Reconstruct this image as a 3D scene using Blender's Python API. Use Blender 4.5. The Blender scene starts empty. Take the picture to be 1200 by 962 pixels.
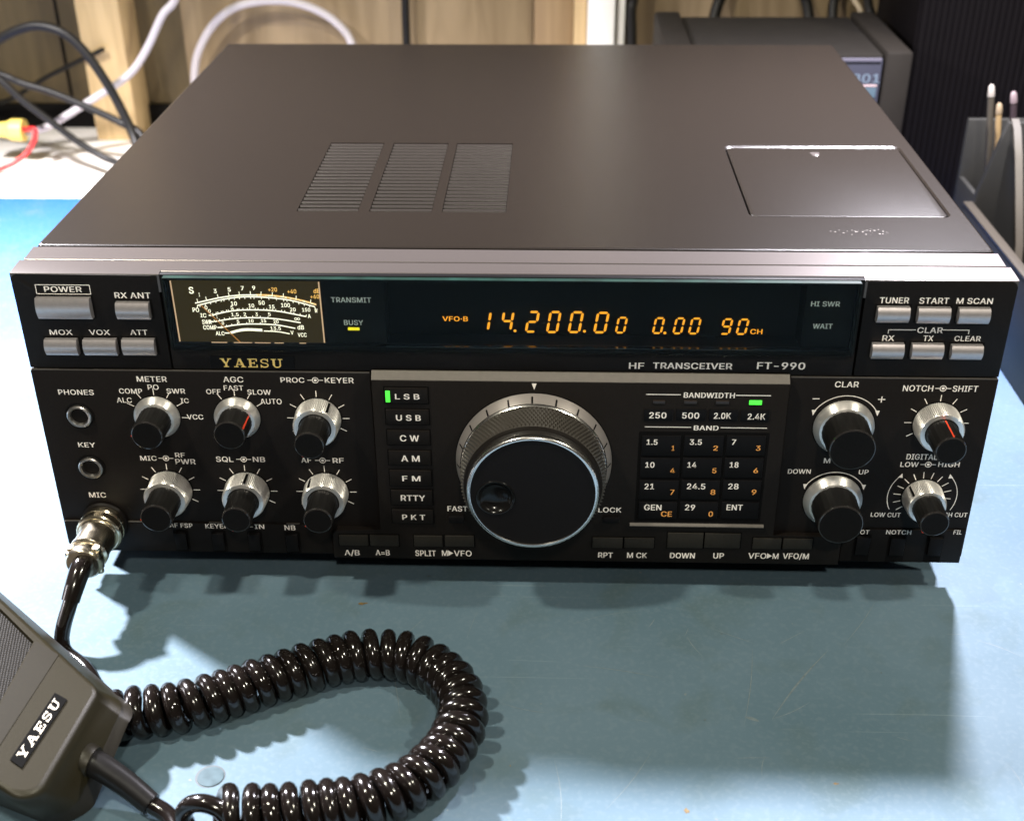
import bpy, bmesh, math, random
from mathutils import Vector, Matrix, noise
random.seed(7)
SC = bpy.context.scene
COL = SC.collection
GZ = 14.0                     # every coordinate below is in millimetres; the mat top is z = -14
def W(x, y, z): return Vector((x*.001, y*.001, (z+GZ)*.001))

# ------------------------------------------------------------------ camera
cd = bpy.data.cameras.new('camera'); cam = bpy.data.objects.new('camera', cd); COL.objects.link(cam)
PITCH, YAW, ROLL, FPX = 0.520858, -0.035377, -0.006405, 1456.341
fw = Vector((math.sin(YAW)*math.cos(PITCH), math.cos(YAW)*math.cos(PITCH), -math.sin(PITCH)))
rt = fw.cross(Vector((0, 0, 1))).normalized(); up = rt.cross(fw)
r2 = rt*math.cos(ROLL)+up*math.sin(ROLL); u2 = up*math.cos(ROLL)-rt*math.sin(ROLL)
M = Matrix((r2, u2, -fw)).transposed().to_4x4(); M.translation = W(15.874, -416.277, 308.223)
cam.matrix_world = M
cd.sensor_width = 36; cd.lens = FPX/1200*36; cd.clip_start = .01; cd.clip_end = 50
cd.dof.use_dof = True; cd.dof.focus_distance = .485; cd.dof.aperture_fstop = 13
SC.camera = cam

# ------------------------------------------------------------------ world and lamps
wd = bpy.data.worlds.new('World'); SC.world = wd; wd.use_nodes = True
bg = wd.node_tree.nodes['Background']; bg.inputs[0].default_value = (1, .86, .72, 1); bg.inputs[1].default_value = .035
def lamp(name, loc, aim, watts, radius, col, cone=None, blend=.6):
    l = bpy.data.lights.new(name, 'SPOT' if cone else 'POINT'); l.energy = watts; l.shadow_soft_size = radius; l.color = col
    o = bpy.data.objects.new(name, l); o.location = W(*loc); COL.objects.link(o)
    if cone:
        l.spot_size = math.radians(cone); l.spot_blend = blend
        o.rotation_euler = (W(*aim)-W(*loc)).to_track_quat('-Z', 'Y').to_euler()
lamp('shelf_lamp', (241, 249, 430), (275, 150, -14), 54, .02, (.94, .91, 1), 122, 1.)
lamp('shelf_lamp', (-494, 235, 431), (-290, 90, -14), 132, .02, (.98, .95, 1), 128, .9)
lamp('ceiling_lamp', (-560, -310, 1130), None, 48, .04, (1, .96, .78))
lamp('ceiling_lamp', (870, -310, 1100), None, 42, .04, (1, .96, .78))
lamp('ceiling_lamp', (140, -1180, 1200), None, 46, .05, (1, .93, .78))  # added fill light, brightens the dark band under the panel
SC.view_settings.view_transform = 'Standard'; SC.view_settings.look = 'None'
SC.view_settings.exposure = 0; SC.view_settings.gamma = 1

# ------------------------------------------------------------------ materials
def mat(name, col, rough=.5, metal=0., var=.0, vs=300., bump=0., bs=1500., coat=0., rvar=0., spec=.5, aniso=0., tangent=False):
    m = bpy.data.materials.new(name); m.use_nodes = True; nt = m.node_tree; N = nt.nodes; b = N['Principled BSDF']
    b.inputs['Base Color'].default_value = (*col, 1); b.inputs['Roughness'].default_value = rough
    b.inputs['Metallic'].default_value = metal; b.inputs['Coat Weight'].default_value = coat
    b.inputs['Specular IOR Level'].default_value = spec; b.inputs['Anisotropic'].default_value = aniso; b.inputs['Anisotropic Rotation'].default_value = .25 if tangent else 0
    if tangent:                                            # turned metal: grooves run round the knob's axis
        tg = N.new('ShaderNodeTangent'); tg.direction_type = 'RADIAL'; tg.axis = 'Y'; nt.links.new(tg.outputs[0], b.inputs['Tangent'])
    tc = N.new('ShaderNodeTexCoord')
    if var or rvar:
        n = N.new('ShaderNodeTexNoise'); n.inputs['Scale'].default_value = vs; n.inputs['Detail'].default_value = 5
        nt.links.new(tc.outputs['Object'], n.inputs['Vector'])
        if var:
            r = N.new('ShaderNodeValToRGB'); e = r.color_ramp.elements
            e[0].position = .3; e[1].position = .7
            e[0].color = (*[c*(1-var) for c in col], 1); e[1].color = (*[min(1, c*(1+var)) for c in col], 1)
            nt.links.new(n.outputs['Fac'], r.inputs['Fac']); nt.links.new(r.outputs['Color'], b.inputs['Base Color'])
        if rvar:
            q = N.new('ShaderNodeMapRange'); q.inputs[1].default_value = .3; q.inputs[2].default_value = .7
            q.inputs[3].default_value = rough-rvar; q.inputs[4].default_value = rough+rvar
            nt.links.new(n.outputs['Fac'], q.inputs[0]); nt.links.new(q.outputs[0], b.inputs['Roughness'])
    if bump:
        n2 = N.new('ShaderNodeTexNoise'); n2.inputs['Scale'].default_value = bs; n2.inputs['Detail'].default_value = 2
        nt.links.new(tc.outputs['Object'], n2.inputs['Vector'])
        bp = N.new('ShaderNodeBump'); bp.inputs['Strength'].default_value = bump; bp.inputs['Distance'].default_value = .0004
        nt.links.new(n2.outputs['Fac'], bp.inputs['Height']); nt.links.new(bp.outputs[0], b.inputs['Normal'])
    return m
def glow(name, col, strength):
    m = bpy.data.materials.new(name); m.use_nodes = True; b = m.node_tree.nodes['Principled BSDF']
    b.inputs['Base Color'].default_value = (.02, .02, .02, 1); b.inputs['Emission Color'].default_value = (*col, 1)
    b.inputs['Emission Strength'].default_value = strength; b.inputs['Roughness'].default_value = .6; b.inputs['Specular IOR Level'].default_value = .05
    return m
PANEL = mat('panel_black', (.0074, .0057, .0051), .5, spec=.14, var=.12, vs=900, bump=.12, bs=2500)
BLOCK = mat('block_black', (.0086, .0067, .0058), .47, spec=.14, var=.12, vs=900, bump=.12, bs=2500)
DARK = mat('gap_black', (.004, .0035, .0035), .7, spec=.08)
CASE = mat('case_paint', (.026, .022, .020), .40, var=.06, vs=400, bump=.10, bs=3000, spec=.4)
COVER = None
STRIP = mat('strip_aluminium', (.098, .085, .081), .28, .5, var=.03, vs=900, bump=.04, bs=3500)
TRIM_HILITE = mat('trim_and_highlight_grey', (.088, .077, .068), .42, .3, var=.06, vs=400)
INK = mat('ink_white', (.90, .83, .77), .6)
INKO = mat('ink_orange', (.85, .36, .08), .6)
RED = mat('ink_red', (.75, .06, .02), .5)
GOLD = mat('gold_print', (.95, .68, .20), .45)
BTN = mat('button_metal', (.50, .46, .47), .34, .75, var=.05, vs=500, bump=.05, bs=4000)
KEYM = mat('key_black', (.0055, .005, .0055), .45, bump=.06, bs=3000, spec=.10)
FUNC = mat('key_grey', (.019, .0168, .0138), .5, var=.1, vs=800, spec=.2)
KBLK = mat('knob_black', (.008, .0075, .0075), .30, var=.1, vs=500, spec=.3)
KFACE = mat('knob_face_black', (.0055, .005, .005), .55, var=.15, vs=900, spec=.08)
KGLO = mat('knob_edge_gloss', (.02, .018, .018), .16, spec=.7)
ALU = mat('knob_aluminium', (.92, .88, .85), .36, .85, aniso=.8, tangent=True)
RIM = mat('polished_rim', (.80, .77, .75), .22, 1.)
SCALE = mat('scale_silver', (.44, .395, .38), .34, .6, aniso=.6, tangent=True)
RUBBER = mat('rubber_grip', (.046, .040, .034), .34, bump=.1, bs=2500)
NICKEL = mat('nickel', (.86, .77, .60), .20, 1., rvar=.05, vs=200)
LEDG = glow('led_green', (.08, 1., .06), 1.5)
LEDY = glow('led_yellow', (1., .80, .02), 1.1)
LEDO = mat('led_off', (.02, .012, .008), .3)
AMBER = glow('display_amber', (1., .36, .02), 1.35)
METW = glow('meter_scale_lit', (1., .88, .68), 1.6)
METO = glow('meter_scale_orange', (1., .52, .12), 1.2)
METB = glow('meter_face_lit', (1., .66, .22), .034)
METB.node_tree.nodes['Principled BSDF'].inputs['Base Color'].default_value = (.004, .003, .002, 1)
METN = glow('meter_needle_lit', (.9, .36, .08), .55)
METF = glow('meter_edge_lit', (1., .62, .36), .75)
GLASS = bpy.data.materials.new('display_glass'); GLASS.use_nodes = True
b = GLASS.node_tree.nodes['Principled BSDF']; b.inputs['Transmission Weight'].default_value = 1; b.inputs['IOR'].default_value = 1.15
b.inputs['Roughness'].default_value = .0; b.inputs['Base Color'].default_value = (.86, .95, .92, 1)

# ------------------------------------------------------------------ geometry helpers
class MB:
    """collects shapes (mm) and links them as ONE mesh object"""
    def __init__(s): s.bm = bmesh.new(); s.mats = []
    def mi(s, m):
        if m not in s.mats: s.mats.append(m)
        return s.mats.index(m)
    def poly(s, pts, m, both=False):
        f = s.bm.faces.new([s.bm.verts.new(p) for p in pts]); f.material_index = s.mi(m); return f
    def box(s, x0, x1, y0, y1, z0, z1, m, bev=0, seg=2):
        c = [(x, y, z) for z in (z0, z1) for y in (y0, y1) for x in (x0, x1)]
        v = [s.bm.verts.new(p) for p in c]; i = s.mi(m); fs = []
        for q in ((0, 2, 3, 1), (4, 5, 7, 6), (0, 1, 5, 4), (2, 6, 7, 3), (0, 4, 6, 2), (1, 3, 7, 5)):
            f = s.bm.faces.new([v[k] for k in q]); f.material_index = i; fs.append(f)
        if bev:
            es = list({e for f in fs for e in f.edges})
            bmesh.ops.bevel(s.bm, geom=es, offset=bev, segments=seg, affect='EDGES', profile=.5, material=i)
    def plate(s, out, yf, yb, m, bev=.3, seg=2):
        """outline (x,z) counter-clockwise seen from the front, front at yf, back at yb"""
        i = s.mi(m)
        a = [s.bm.verts.new((x, yf, z)) for x, z in out]; c = [s.bm.verts.new((x, yb, z)) for x, z in out]
        f = s.bm.faces.new(a); f.material_index = i; n = len(out)
        for k in range(n):
            g = s.bm.faces.new((a[k], c[k], c[(k+1) % n], a[(k+1) % n])); g.material_index = i
        if bev: bmesh.ops.bevel(s.bm, geom=list(f.edges), offset=bev, segments=seg, affect='EDGES', profile=.5, material=i)
    def loft(s, loops, m, cap0=False, cap1=False, closed=True):
        i = s.mi(m); R = [[s.bm.verts.new(p) for p in L] for L in loops]; n = len(loops[0])
        for a, c in zip(R, R[1:]):
            for k in range(n if closed else n-1):
                f = s.bm.faces.new((a[k], a[(k+1) % n], c[(k+1) % n], c[k])); f.material_index = i
        if cap0: f = s.bm.faces.new(R[0][::-1]); f.material_index = i
        if cap1: f = s.bm.faces.new(R[-1]); f.material_index = i
    def lathe(s, cx, cz, prof, m, n=48, cap=True, mod=None, cap0=False):
        """prof = [(y, r)] from the back to the front, axis along y"""
        L = []
        for y, r in prof:
            L.append([(cx+(r+(mod(k, r) if mod else 0))*math.cos(2*math.pi*k/n), y, cz+(r+(mod(k, r) if mod else 0))*math.sin(2*math.pi*k/n)) for k in range(n)])
        s.loft(L, m, cap0=cap0, cap1=cap)
    def tube(s, pts, rad, m, n=10, caps=True):
        pts = [Vector(p) for p in pts]; L = []; N = len(pts)
        t0 = (pts[1]-pts[0]).normalized(); u = t0.orthogonal().normalized()
        for k in range(N):
            t = (pts[min(k+1, N-1)]-pts[max(k-1, 0)]).normalized()
            u = (u-t*u.dot(t)).normalized(); v = t.cross(u); r = rad[k] if isinstance(rad, list) else rad
            L.append([pts[k]+(u*math.cos(a)+v*math.sin(a))*r for a in [2*math.pi*j/n for j in range(n)]])
        s.loft(L, m, caps, caps)
    def bar(s, p, q, w, y, m):
        """flat printed line in the panel plane from p to q (x,z)"""
        a = Vector((p[0], p[1])); c = Vector((q[0], q[1])); d = (c-a).normalized(); nn = Vector((-d.y, d.x))*w/2
        s.poly([(v.x, y, v.y) for v in (a-nn, c-nn, c+nn, a+nn)], m)
    def arc(s, cx, cz, r, a0, a1, w, y, m, n=24, rx=1.):
        P = []
        for k in range(n+1):
            a = math.radians(a0+(a1-a0)*k/n); P.append((math.sin(a), math.cos(a)))
        for (s0, c0), (s1, c1) in zip(P, P[1:]):
            q = [(cx+(r-w/2)*s0*rx, y, cz+(r-w/2)*c0), (cx+(r-w/2)*s1*rx, y, cz+(r-w/2)*c1), (cx+(r+w/2)*s1*rx, y, cz+(r+w/2)*c1), (cx+(r+w/2)*s0*rx, y, cz+(r+w/2)*c0)]
            s.poly(q, m)
    def text(s, t, x0, x1, z0, z1, y, m, bold=.022):
        me = glyphs(t, bold); sz = (z1-z0)/CAPH
        xs = [v.co.x for v in me.vertices]; lo, hi = min(xs), max(xs); e = .013 if bold < .025 else .019
        sx = (x1-x0)/(hi-lo+2*e) if x1 is not None else sz; i = s.mi(m)
        for k, (dx, dz) in enumerate(((0, 0), (e, 0), (2*e, 0), (0, e*.7), (2*e, e*.7))):   # shifted passes make the bold weight
            vv = [s.bm.verts.new((x0+(v.co.x-lo+dx)*sx, y-.004*k, z0+(v.co.y*.97+dz)*sz)) for v in me.vertices]
            for p in me.polygons:
                try: f = s.bm.faces.new([vv[q] for q in p.vertices]); f.material_index = i
                except ValueError: pass
        bpy.data.meshes.remove(me)
    def xform(s, fn, start=0):
        for k, v in enumerate(s.bm.verts):
            if k >= start: v.co = fn(v.co)
    def build(s, name, parent=None, label=None, smooth=35, org=None, solid=True):
        o_ = base(parent) if parent else (W(*org) if org else Vector((0, 0, 0)))
        for v in s.bm.verts: v.co = W(*v.co)-o_
        if solid: bmesh.ops.recalc_face_normals(s.bm, faces=s.bm.faces[:])
        me = bpy.data.meshes.new(name); s.bm.to_mesh(me); s.bm.free()
        for m in s.mats: me.materials.append(m)
        if smooth:
            for p in me.polygons: p.use_smooth = True
            me.set_sharp_from_angle(angle=math.radians(smooth))
        o = bpy.data.objects.new(name, me); COL.objects.link(o)
        if parent: o.parent = parent
        else: o.location = o_
        if label: o['label'] = label
        return o
def base(o):
    while o.parent: o = o.parent
    return o.location.copy()
import os
_fp = os.path.join(bpy.utils.resource_path('LOCAL'), 'datafiles', 'fonts', 'Inter.woff2')   # a typeface that ships with Blender
try: FONT = bpy.data.fonts.load(_fp) if os.path.exists(_fp) else None
except Exception: FONT = None
def _curve(t, bold):
    c = bpy.data.curves.new('t', 'FONT'); c.body = t; c.size = 1; c.offset = 0; c.resolution_u = 3; c.space_character = 1.04
    if FONT: c.font = FONT
    o = bpy.data.objects.new('t', c); COL.objects.link(o); dg = bpy.context.evaluated_depsgraph_get(); dg.update()
    me = bpy.data.meshes.new_from_object(o.evaluated_get(dg)); bpy.data.objects.remove(o); bpy.data.curves.remove(c); return me
def glyphs(t, bold): return _curve(t, bold)
_m = _curve('H', .02); CAPH = max(v.co.y for v in _m.vertices); bpy.data.meshes.remove(_m)
def thing(name, label, cat, loc, group=None):
    o = bpy.data.objects.new(name, None); o.empty_display_size = .01; COL.objects.link(o); o.location = W(*loc)
    o['label'] = label; o['category'] = cat
    if group: o['group'] = group
    return o
def tag(o, label, cat, group=None):
    o['label'] = label; o['category'] = cat
    if group: o['group'] = group
    return o
def struct(o): o['kind'] = 'structure'; return o
def rrect(x0, x1, z0, z1, r, n=6, rs=None):
    """rounded rectangle, counter-clockwise from the lower left; rs = per corner radii (ll, lr, ur, ul)"""
    rs = rs or (r,)*4; P = []
    for (cx, cz, a0), q in zip(((x0, z0, 180), (x1, z0, 270), (x1, z1, 0), (x0, z1, 90)), rs):
        sx = 1 if cx == x0 else -1; sz = 1 if cz == z0 else -1
        if q <= 0: P.append((cx, cz)); continue
        for k in range(n+1):
            a = math.radians(a0+90*k/n); P.append((cx+sx*q+q*math.cos(a), cz+sz*q+q*math.sin(a)))
    return P
def spline(pts, n=12):
    """Catmull-Rom through 3-D points"""
    P = [Vector(p) for p in pts]; P = [2*P[0]-P[1]]+P+[2*P[-1]-P[-2]]; out = []
    for i in range(1, len(P)-2):
        for k in range(n):
            t = k/n; a, b_, c, d = P[i-1], P[i], P[i+1], P[i+2]
            out.append(.5*((2*b_)+(c-a)*t+(2*a-5*b_+4*c-d)*t*t+(3*b_-a-3*c+d)*t**3))
    out.append(P[-2].copy()); return out
# slab-serif capitals on a unit-high cell, as flat strokes
def _st(x0, y0, x1, y1, w0, w1=None):
    w1 = w0 if w1 is None else w1
    return [(x0-w0/2, y0), (x0+w0/2, y0), (x1+w1/2, y1), (x1-w1/2, y1)]
def _hb(x0, x1, y0, y1): return [(x0, y0), (x1, y0), (x1, y1), (x0, y1)]
SLAB = {
 'Y': (1.12, [_st(.56, .0, .56, .48, .22), _st(.50, .42, .20, 1., .25), _st(.60, .42, .90, 1., .15), _hb(.30, .82, 0, .10), _hb(.0, .42, .90, 1.), _hb(.72, 1.12, .90, 1.)]),
 'A': (1.16, [_st(.20, 0, .55, 1., .13), _st(.94, 0, .57, 1., .25), _hb(.30, .82, .27, .37), _hb(.0, .42, 0, .10), _hb(.68, 1.16, 0, .10)]),
 'E': (.98, [_st(.25, 0, .25, 1., .23), _hb(0, .92, 0, .11), _hb(0, .90, .89, 1.), _hb(.3, .64, .45, .55), _hb(.82, .94, 0, .32), _hb(.80, .92, .68, 1.), _hb(.58, .68, .36, .64)]),
 'U': (1.12, [_st(.26, .26, .26, 1., .23), _st(.88, .26, .88, 1., .14), _hb(0, .50, .90, 1.), _hb(.68, 1.12, .90, 1.)]),
 'S': (.90, [])}
def _arcs(cx, cy, rx, ry, a0, a1, w0, w1, n=10):
    out = []
    for k in range(n):
        p = []
        for kk in (k, k+1):
            t = kk/n; a = math.radians(a0+(a1-a0)*t); w = w0+(w1-w0)*math.sin(math.pi*t)
            p.append(((cx+(rx-w/2)*math.cos(a), cy+(ry-w/2)*math.sin(a)), (cx+(rx+w/2)*math.cos(a), cy+(ry+w/2)*math.sin(a))))
        out.append([p[0][0], p[0][1], p[1][1], p[1][0]])
    return out
SLAB['U'][1].extend(_arcs(.57, .30, .31, .25, 180, 360, .16, .12))
SLAB['S'][1].extend(_arcs(.44, .73, .31, .215, 20, 270, .11, .14)+_arcs(.46, .275, .32, .225, 90, -160, .14, .13)+[_hb(.72, .82, .66, 1.), _hb(.06, .16, 0, .34)])
def slab_word(word, gap=.20):
    x = 0; out = []
    for ch in word:
        w, st = SLAB[ch]; out += [[(x+px, py) for px, py in q] for q in st]; x += w+gap
    return out, x-gap

# ------------------------------------------------------------------ panel measurements, mm: (text, x0, x1, z0, z1) or (x0, x1, z0, z1)
UP = [('POWER', -172.17, -158.05, 117.79, 120.04), ('RX ANT', -146.15, -132.65, 115.49, 117.85), ('MOX', -173.52, -164.82, 100.11, 102.27), ('VOX', -158.39, -150.46, 100.23, 102.38), ('ATT', -142.7, -136.12, 100.35, 102.5), ('TUNER', 135.28, 145.83, 116.07, 118.45), ('START', 149.57, 160.26, 116.04, 118.42), ('M SCAN', 162.94, 175.95, 116.11, 118.41), ('CLAR', 150.67, 159.97, 104.19, 106.49), ('RX', 138.39, 142.77, 100.8, 103.12), ('TX', 153.31, 157.08, 100.88, 103.17), ('CLEAR', 164.76, 174.35, 101.0, 103.11)]
LOW = [('METER', -143.17, -131.48, 80.59, 82.98), ('PO', -139.47, -135.14, 77.14, 79.36), ('COMP', -150.9, -141.84, 75.29, 77.52), ('SWR', -132.36, -125.06, 75.51, 77.73), ('ALC', -152.47, -146.53, 71.23, 73.51), ('IC', -127.44, -124.23, 71.38, 73.47), ('VCC', -125.97, -119.5, 64.05, 66.29), ('PHONES', -174.84, -160.94, 74.49, 76.77), ('KEY', -171.31, -164.5, 50.65, 52.88), ('MIC', -147.38, -140.76, 44.76, 47.01), ('RF', -133.14, -129.19, 46.47, 48.59), ('PWR', -133.42, -125.32, 43.32, 45.7), ('AGC', -109.67, -101.84, 80.74, 83.2), ('FAST', -109.88, -102.25, 77.18, 79.39), ('OFF', -116.89, -111.23, 75.5, 77.65), ('SLOW', -100.9, -91.77, 75.42, 77.64), ('AUTO', -96.33, -87.97, 71.31, 73.7), ('PROC', -87.5, -78.27, 80.9, 83.13), ('KEYER', -70.46, -59.32, 80.89, 83.27), ('SQL', -116.96, -109.99, 44.64, 47.05), ('NB', -102.14, -97.21, 44.77, 47.13), ('AF', -82.77, -78.77, 44.72, 47.01), ('RF', -70.24, -65.81, 44.75, 47.07), ('MIC', -171.18, -164.24, 26.7, 29.2), ('CLAR', 123.25, 132.2, 81.4, 83.89), ('NOTCH', 148.88, 160.2, 80.0, 82.57), ('SHIFT', 167.48, 176.93, 80.03, 82.6), ('DIGITAL', 154.8, 166.73, 49.66, 52.2), ('LOW', 152.99, 160.02, 46.25, 48.5), ('HIGH', 167.61, 175.84, 46.48, 48.72), ('LOW CUT', 144.76, 156.61, 22.43, 24.54), ('HIGH CUT', 170.79, 182.93, 22.87, 24.97), ('M CH', 123.1, 131.7, 47.52, 49.84), ('UP', 137.34, 141.13, 42.54, 44.68), ('DOWN', 109.64, 118.58, 42.44, 44.58)]
BOT = [('AF FSP', -139.95, -130.37, 12.99, 15.13), ('KEYER', -125.11, -115.55, 12.82, 15.04), ('-IN', -106.73, -100.72, 12.89, 15.11), ('NB', -92.42, -87.91, 12.48, 14.91), ('SPOT', 137.79, 145.12, 14.5, 16.56), ('NOTCH', 151.78, 161.82, 14.64, 16.74), ('FIL', 178.62, 181.94, 15.05, 17.14)]
CEN = [('A/B', -68.2, -61.93, 1.58, 4.28), ('A=B', -55.31, -49.45, 1.82, 4.51), ('SPLIT', -38.94, -30.41, 1.75, 4.61), ('M>VFO', -27.94, -15.69, 1.98, 4.84), ('FAST', -24.95, -16.86, 24.24, 26.73), ('LOCK', 35.59, 44.8, 24.72, 27.11), ('BANDWIDTH', 66.35, 85.61, 77.7, 79.96), ('BAND', 71.1, 80.6, 63.45, 65.54), ('RPT', 36.17, 42.17, 2.28, 4.91), ('M CK', 47.99, 56.07, 2.38, 5.05), ('DOWN', 65.44, 75.58, 2.55, 5.26), ('UP', 83.04, 87.38, 2.73, 5.44), ('VFO>M', 97.25, 109.52, 2.94, 5.73), ('VFO/M', 111.19, 121.78, 3.05, 5.88)]
STRIP_T = [('HF', 45.37, 51.12, 88.05, 90.67), ('TRANSCEIVER', 54.37, 84.19, 88.22, 90.83), ('FT-990', 93.39, 111.4, 88.49, 91.38)]
DISP = [('TRANSMIT', -65.89, -50.89, 113.67, 115.78), ('BUSY', -61.74, -54.48, 104.41, 106.46), ('HI SWR', 111.06, 121.63, 113.73, 115.76), ('WAIT', 112.75, 120.01, 104.67, 106.7)]
ORANGE = [('VFO·B', -25.52, -15.8, 102.11, 104.12), ('CH', 91.5, 96.08, 97.82, 99.91)]
SEG = [('1', -12.7, -6.51, 97.91, 106.55), ('4', -3.74, 2.11, 98.0, 106.64), ('2', 5.75, 11.7, 97.48, 106.73), ('0', 13.81, 19.91, 97.38, 106.77), ('0', 22.08, 28.41, 97.47, 106.74), ('0', 31.81, 38.12, 97.46, 106.62), ('0', 40.1, 45.06, 97.51, 104.59), ('0', 54.19, 59.13, 97.44, 104.52), ('0', 61.94, 66.79, 97.41, 104.52), ('0', 67.86, 72.92, 97.4, 104.51), ('9', 79.86, 84.85, 97.38, 104.34), ('0', 85.92, 90.97, 97.37, 104.29)]
DOTS = [(2.09, 98.25), (28.62, 98.34), (59.2, 97.93)]
BUSY = (-60.3, -56.02, 102.49, 103.45)
UBTN = [('power_button', -175.67, -155.24, 107.61, 115.97), ('push_button', -145.83, -133.37, 107.69, 114.31), ('push_button', -175.59, -163.19, 92.35, 98.8), ('push_button', -160.78, -148.22, 92.44, 98.95), ('push_button', -145.97, -133.6, 92.6, 99.11), ('push_button', 134.64, 146.28, 109.14, 115.1), ('push_button', 149.33, 160.95, 108.98, 114.94), ('push_button', 163.95, 175.3, 108.96, 114.91), ('push_button', 134.72, 146.43, 94.23, 100.21), ('push_button', 149.32, 160.91, 94.25, 100.23), ('push_button', 163.83, 175.34, 94.24, 99.86)]
MODE = [(('L S B', -43.35, -33.97, 76.03, 78.38), (-47.27, -30.65, 73.89, 80.97)), (('U S B', -43.45, -33.84, 66.6, 69.14), (-47.5, -30.85, 64.56, 71.52)), (('C W', -42.4, -34.9, 57.28, 60.08), (-47.49, -30.85, 55.33, 62.19)), (('A M', -42.37, -35.06, 48.03, 50.83), (-47.44, -30.74, 46.04, 52.95)), (('F M', -42.42, -35.18, 38.83, 41.33), (-47.15, -30.66, 36.24, 43.85)), (('RTTY', -43.47, -33.66, 29.47, 32.18), (-47.17, -30.77, 27.11, 34.46)), (('P K T', -43.34, -34.03, 20.26, 22.77), (-47.08, -30.84, 18.07, 25.13))]
MODELAMP = (-46.98, -45.25, 74.74, 79.66)
BW = [(('250', 53.69, 60.3, 68.82, 71.46), (51.71, 62.78, 67.58, 72.77)), (('500', 66.21, 72.77, 68.88, 71.51), (63.85, 75.29, 67.75, 72.93)), (('2.0K', 78.29, 84.8, 68.92, 71.55), (76.38, 87.38, 67.64, 72.9)), (('2.4K', 91.11, 97.81, 68.75, 71.38), (88.42, 99.37, 67.69, 72.87))]
LEDS = [(54.97, 59.46, 74.9, 76.47), (66.66, 71.56, 74.98, 76.62), (78.72, 83.64, 74.98, 76.69), (91.27, 96.06, 74.99, 76.85)]
KEYS = [((51.37, 66.65, 51.63, 61.2), ('1.5', 53.29, 57.54, 56.95, 59.38), ('1', 63.15, 64.21, 54.43, 56.68)), ((67.64, 83.08, 51.87, 61.42), ('3.5', 69.9, 74.6, 57.19, 59.61), ('2', 79.16, 80.93, 54.66, 56.91)), ((83.86, 99.26, 52.11, 61.64), ('7', 86.08, 87.68, 57.39, 59.82), ('3', 95.55, 97.32, 54.9, 57.14)), ((51.24, 66.95, 41.55, 51.0), ('10', 53.29, 56.89, 46.5, 49.02), ('4', 63.15, 64.92, 44.05, 46.39)), ((67.61, 83.11, 41.8, 51.24), ('14', 69.68, 73.17, 46.74, 49.26), ('5', 79.47, 81.16, 44.3, 46.63)), ((83.87, 99.27, 42.05, 51.47), ('18', 86.07, 89.55, 46.99, 49.5), ('6', 95.54, 97.33, 44.55, 46.87)), ((51.27, 67.08, 31.26, 40.63), ('21', 53.44, 57.27, 36.39, 39.05), ('7', 63.67, 65.35, 33.91, 36.33)), ((67.75, 83.18, 31.53, 40.88), ('24.5', 70.1, 77.38, 36.68, 39.33), ('8', 79.55, 81.49, 34.16, 36.58)), ((84.01, 99.4, 31.79, 41.13), ('28', 86.32, 90.4, 36.91, 39.56), ('9', 95.72, 97.59, 34.42, 36.84)), ((51.37, 67.0, 21.92, 30.36), ('GEN', 53.77, 60.7, 26.39, 29.1), ('CE', 60.63, 65.02, 23.42, 25.9)), ((67.84, 83.26, 22.19, 30.62), ('29', 70.0, 73.99, 26.63, 29.34), ('0', 79.56, 81.33, 23.72, 26.19)), ((84.27, 99.47, 22.47, 30.88), ('ENT', 86.45, 92.87, 26.92, 29.62), None)]
FUNC_B = [(-69.99, -57.84, 6.79, 11.89), (-57.25, -45.34, 6.76, 12.11), (-39.23, -27.34, 6.78, 12.17), (-26.58, -14.47, 7.01, 12.39), (33.57, 46.02, 7.37, 12.47), (46.44, 58.7, 7.6, 12.49), (63.87, 78.51, 7.93, 15.3), (78.8, 93.44, 8.2, 15.31), (98.34, 110.02, 7.97, 13.26), (110.47, 122.51, 8.19, 13.27)]
SMALL = [(-24.48, -18.17, 19.55, 22.39), (37.53, 44.06, 20.65, 22.93)]
TABS = [(-138.28, -133.3, 2.31, 11.84), (-122.65, -117.68, 2.38, 11.9), (-107.6, -102.81, 2.43, 11.77), (-92.05, -87.09, 2.28, 11.78), (140.18, 145.65, 4.81, 14.55), (153.9, 159.7, 4.63, 14.37), (169.24, 174.69, 4.91, 14.64)]
KN = {'meter': (-137.56, 65.17), 'agc': (-106.03, 65.2), 'proc': (-74.33, 65.23), 'mic': (-137.41, 31.04), 'sql': (-105.95, 30.92), 'af': (-73.9, 31.01), 'clar': (128.72, 64.11), 'mch': (128.62, 30.14), 'notch': (163.81, 66.29), 'dig': (163.67, 32.54), 'phones': (-168.25, 65.08), 'key': (-167.9, 41.3), 'micj': (-166.52, 14.81)}
SYM = [(-136.99, 45.95), (-74.11, 82.01), (-105.81, 45.88), (-74.24, 45.82), (163.91, 81.33), (163.74, 47.43)]
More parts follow.
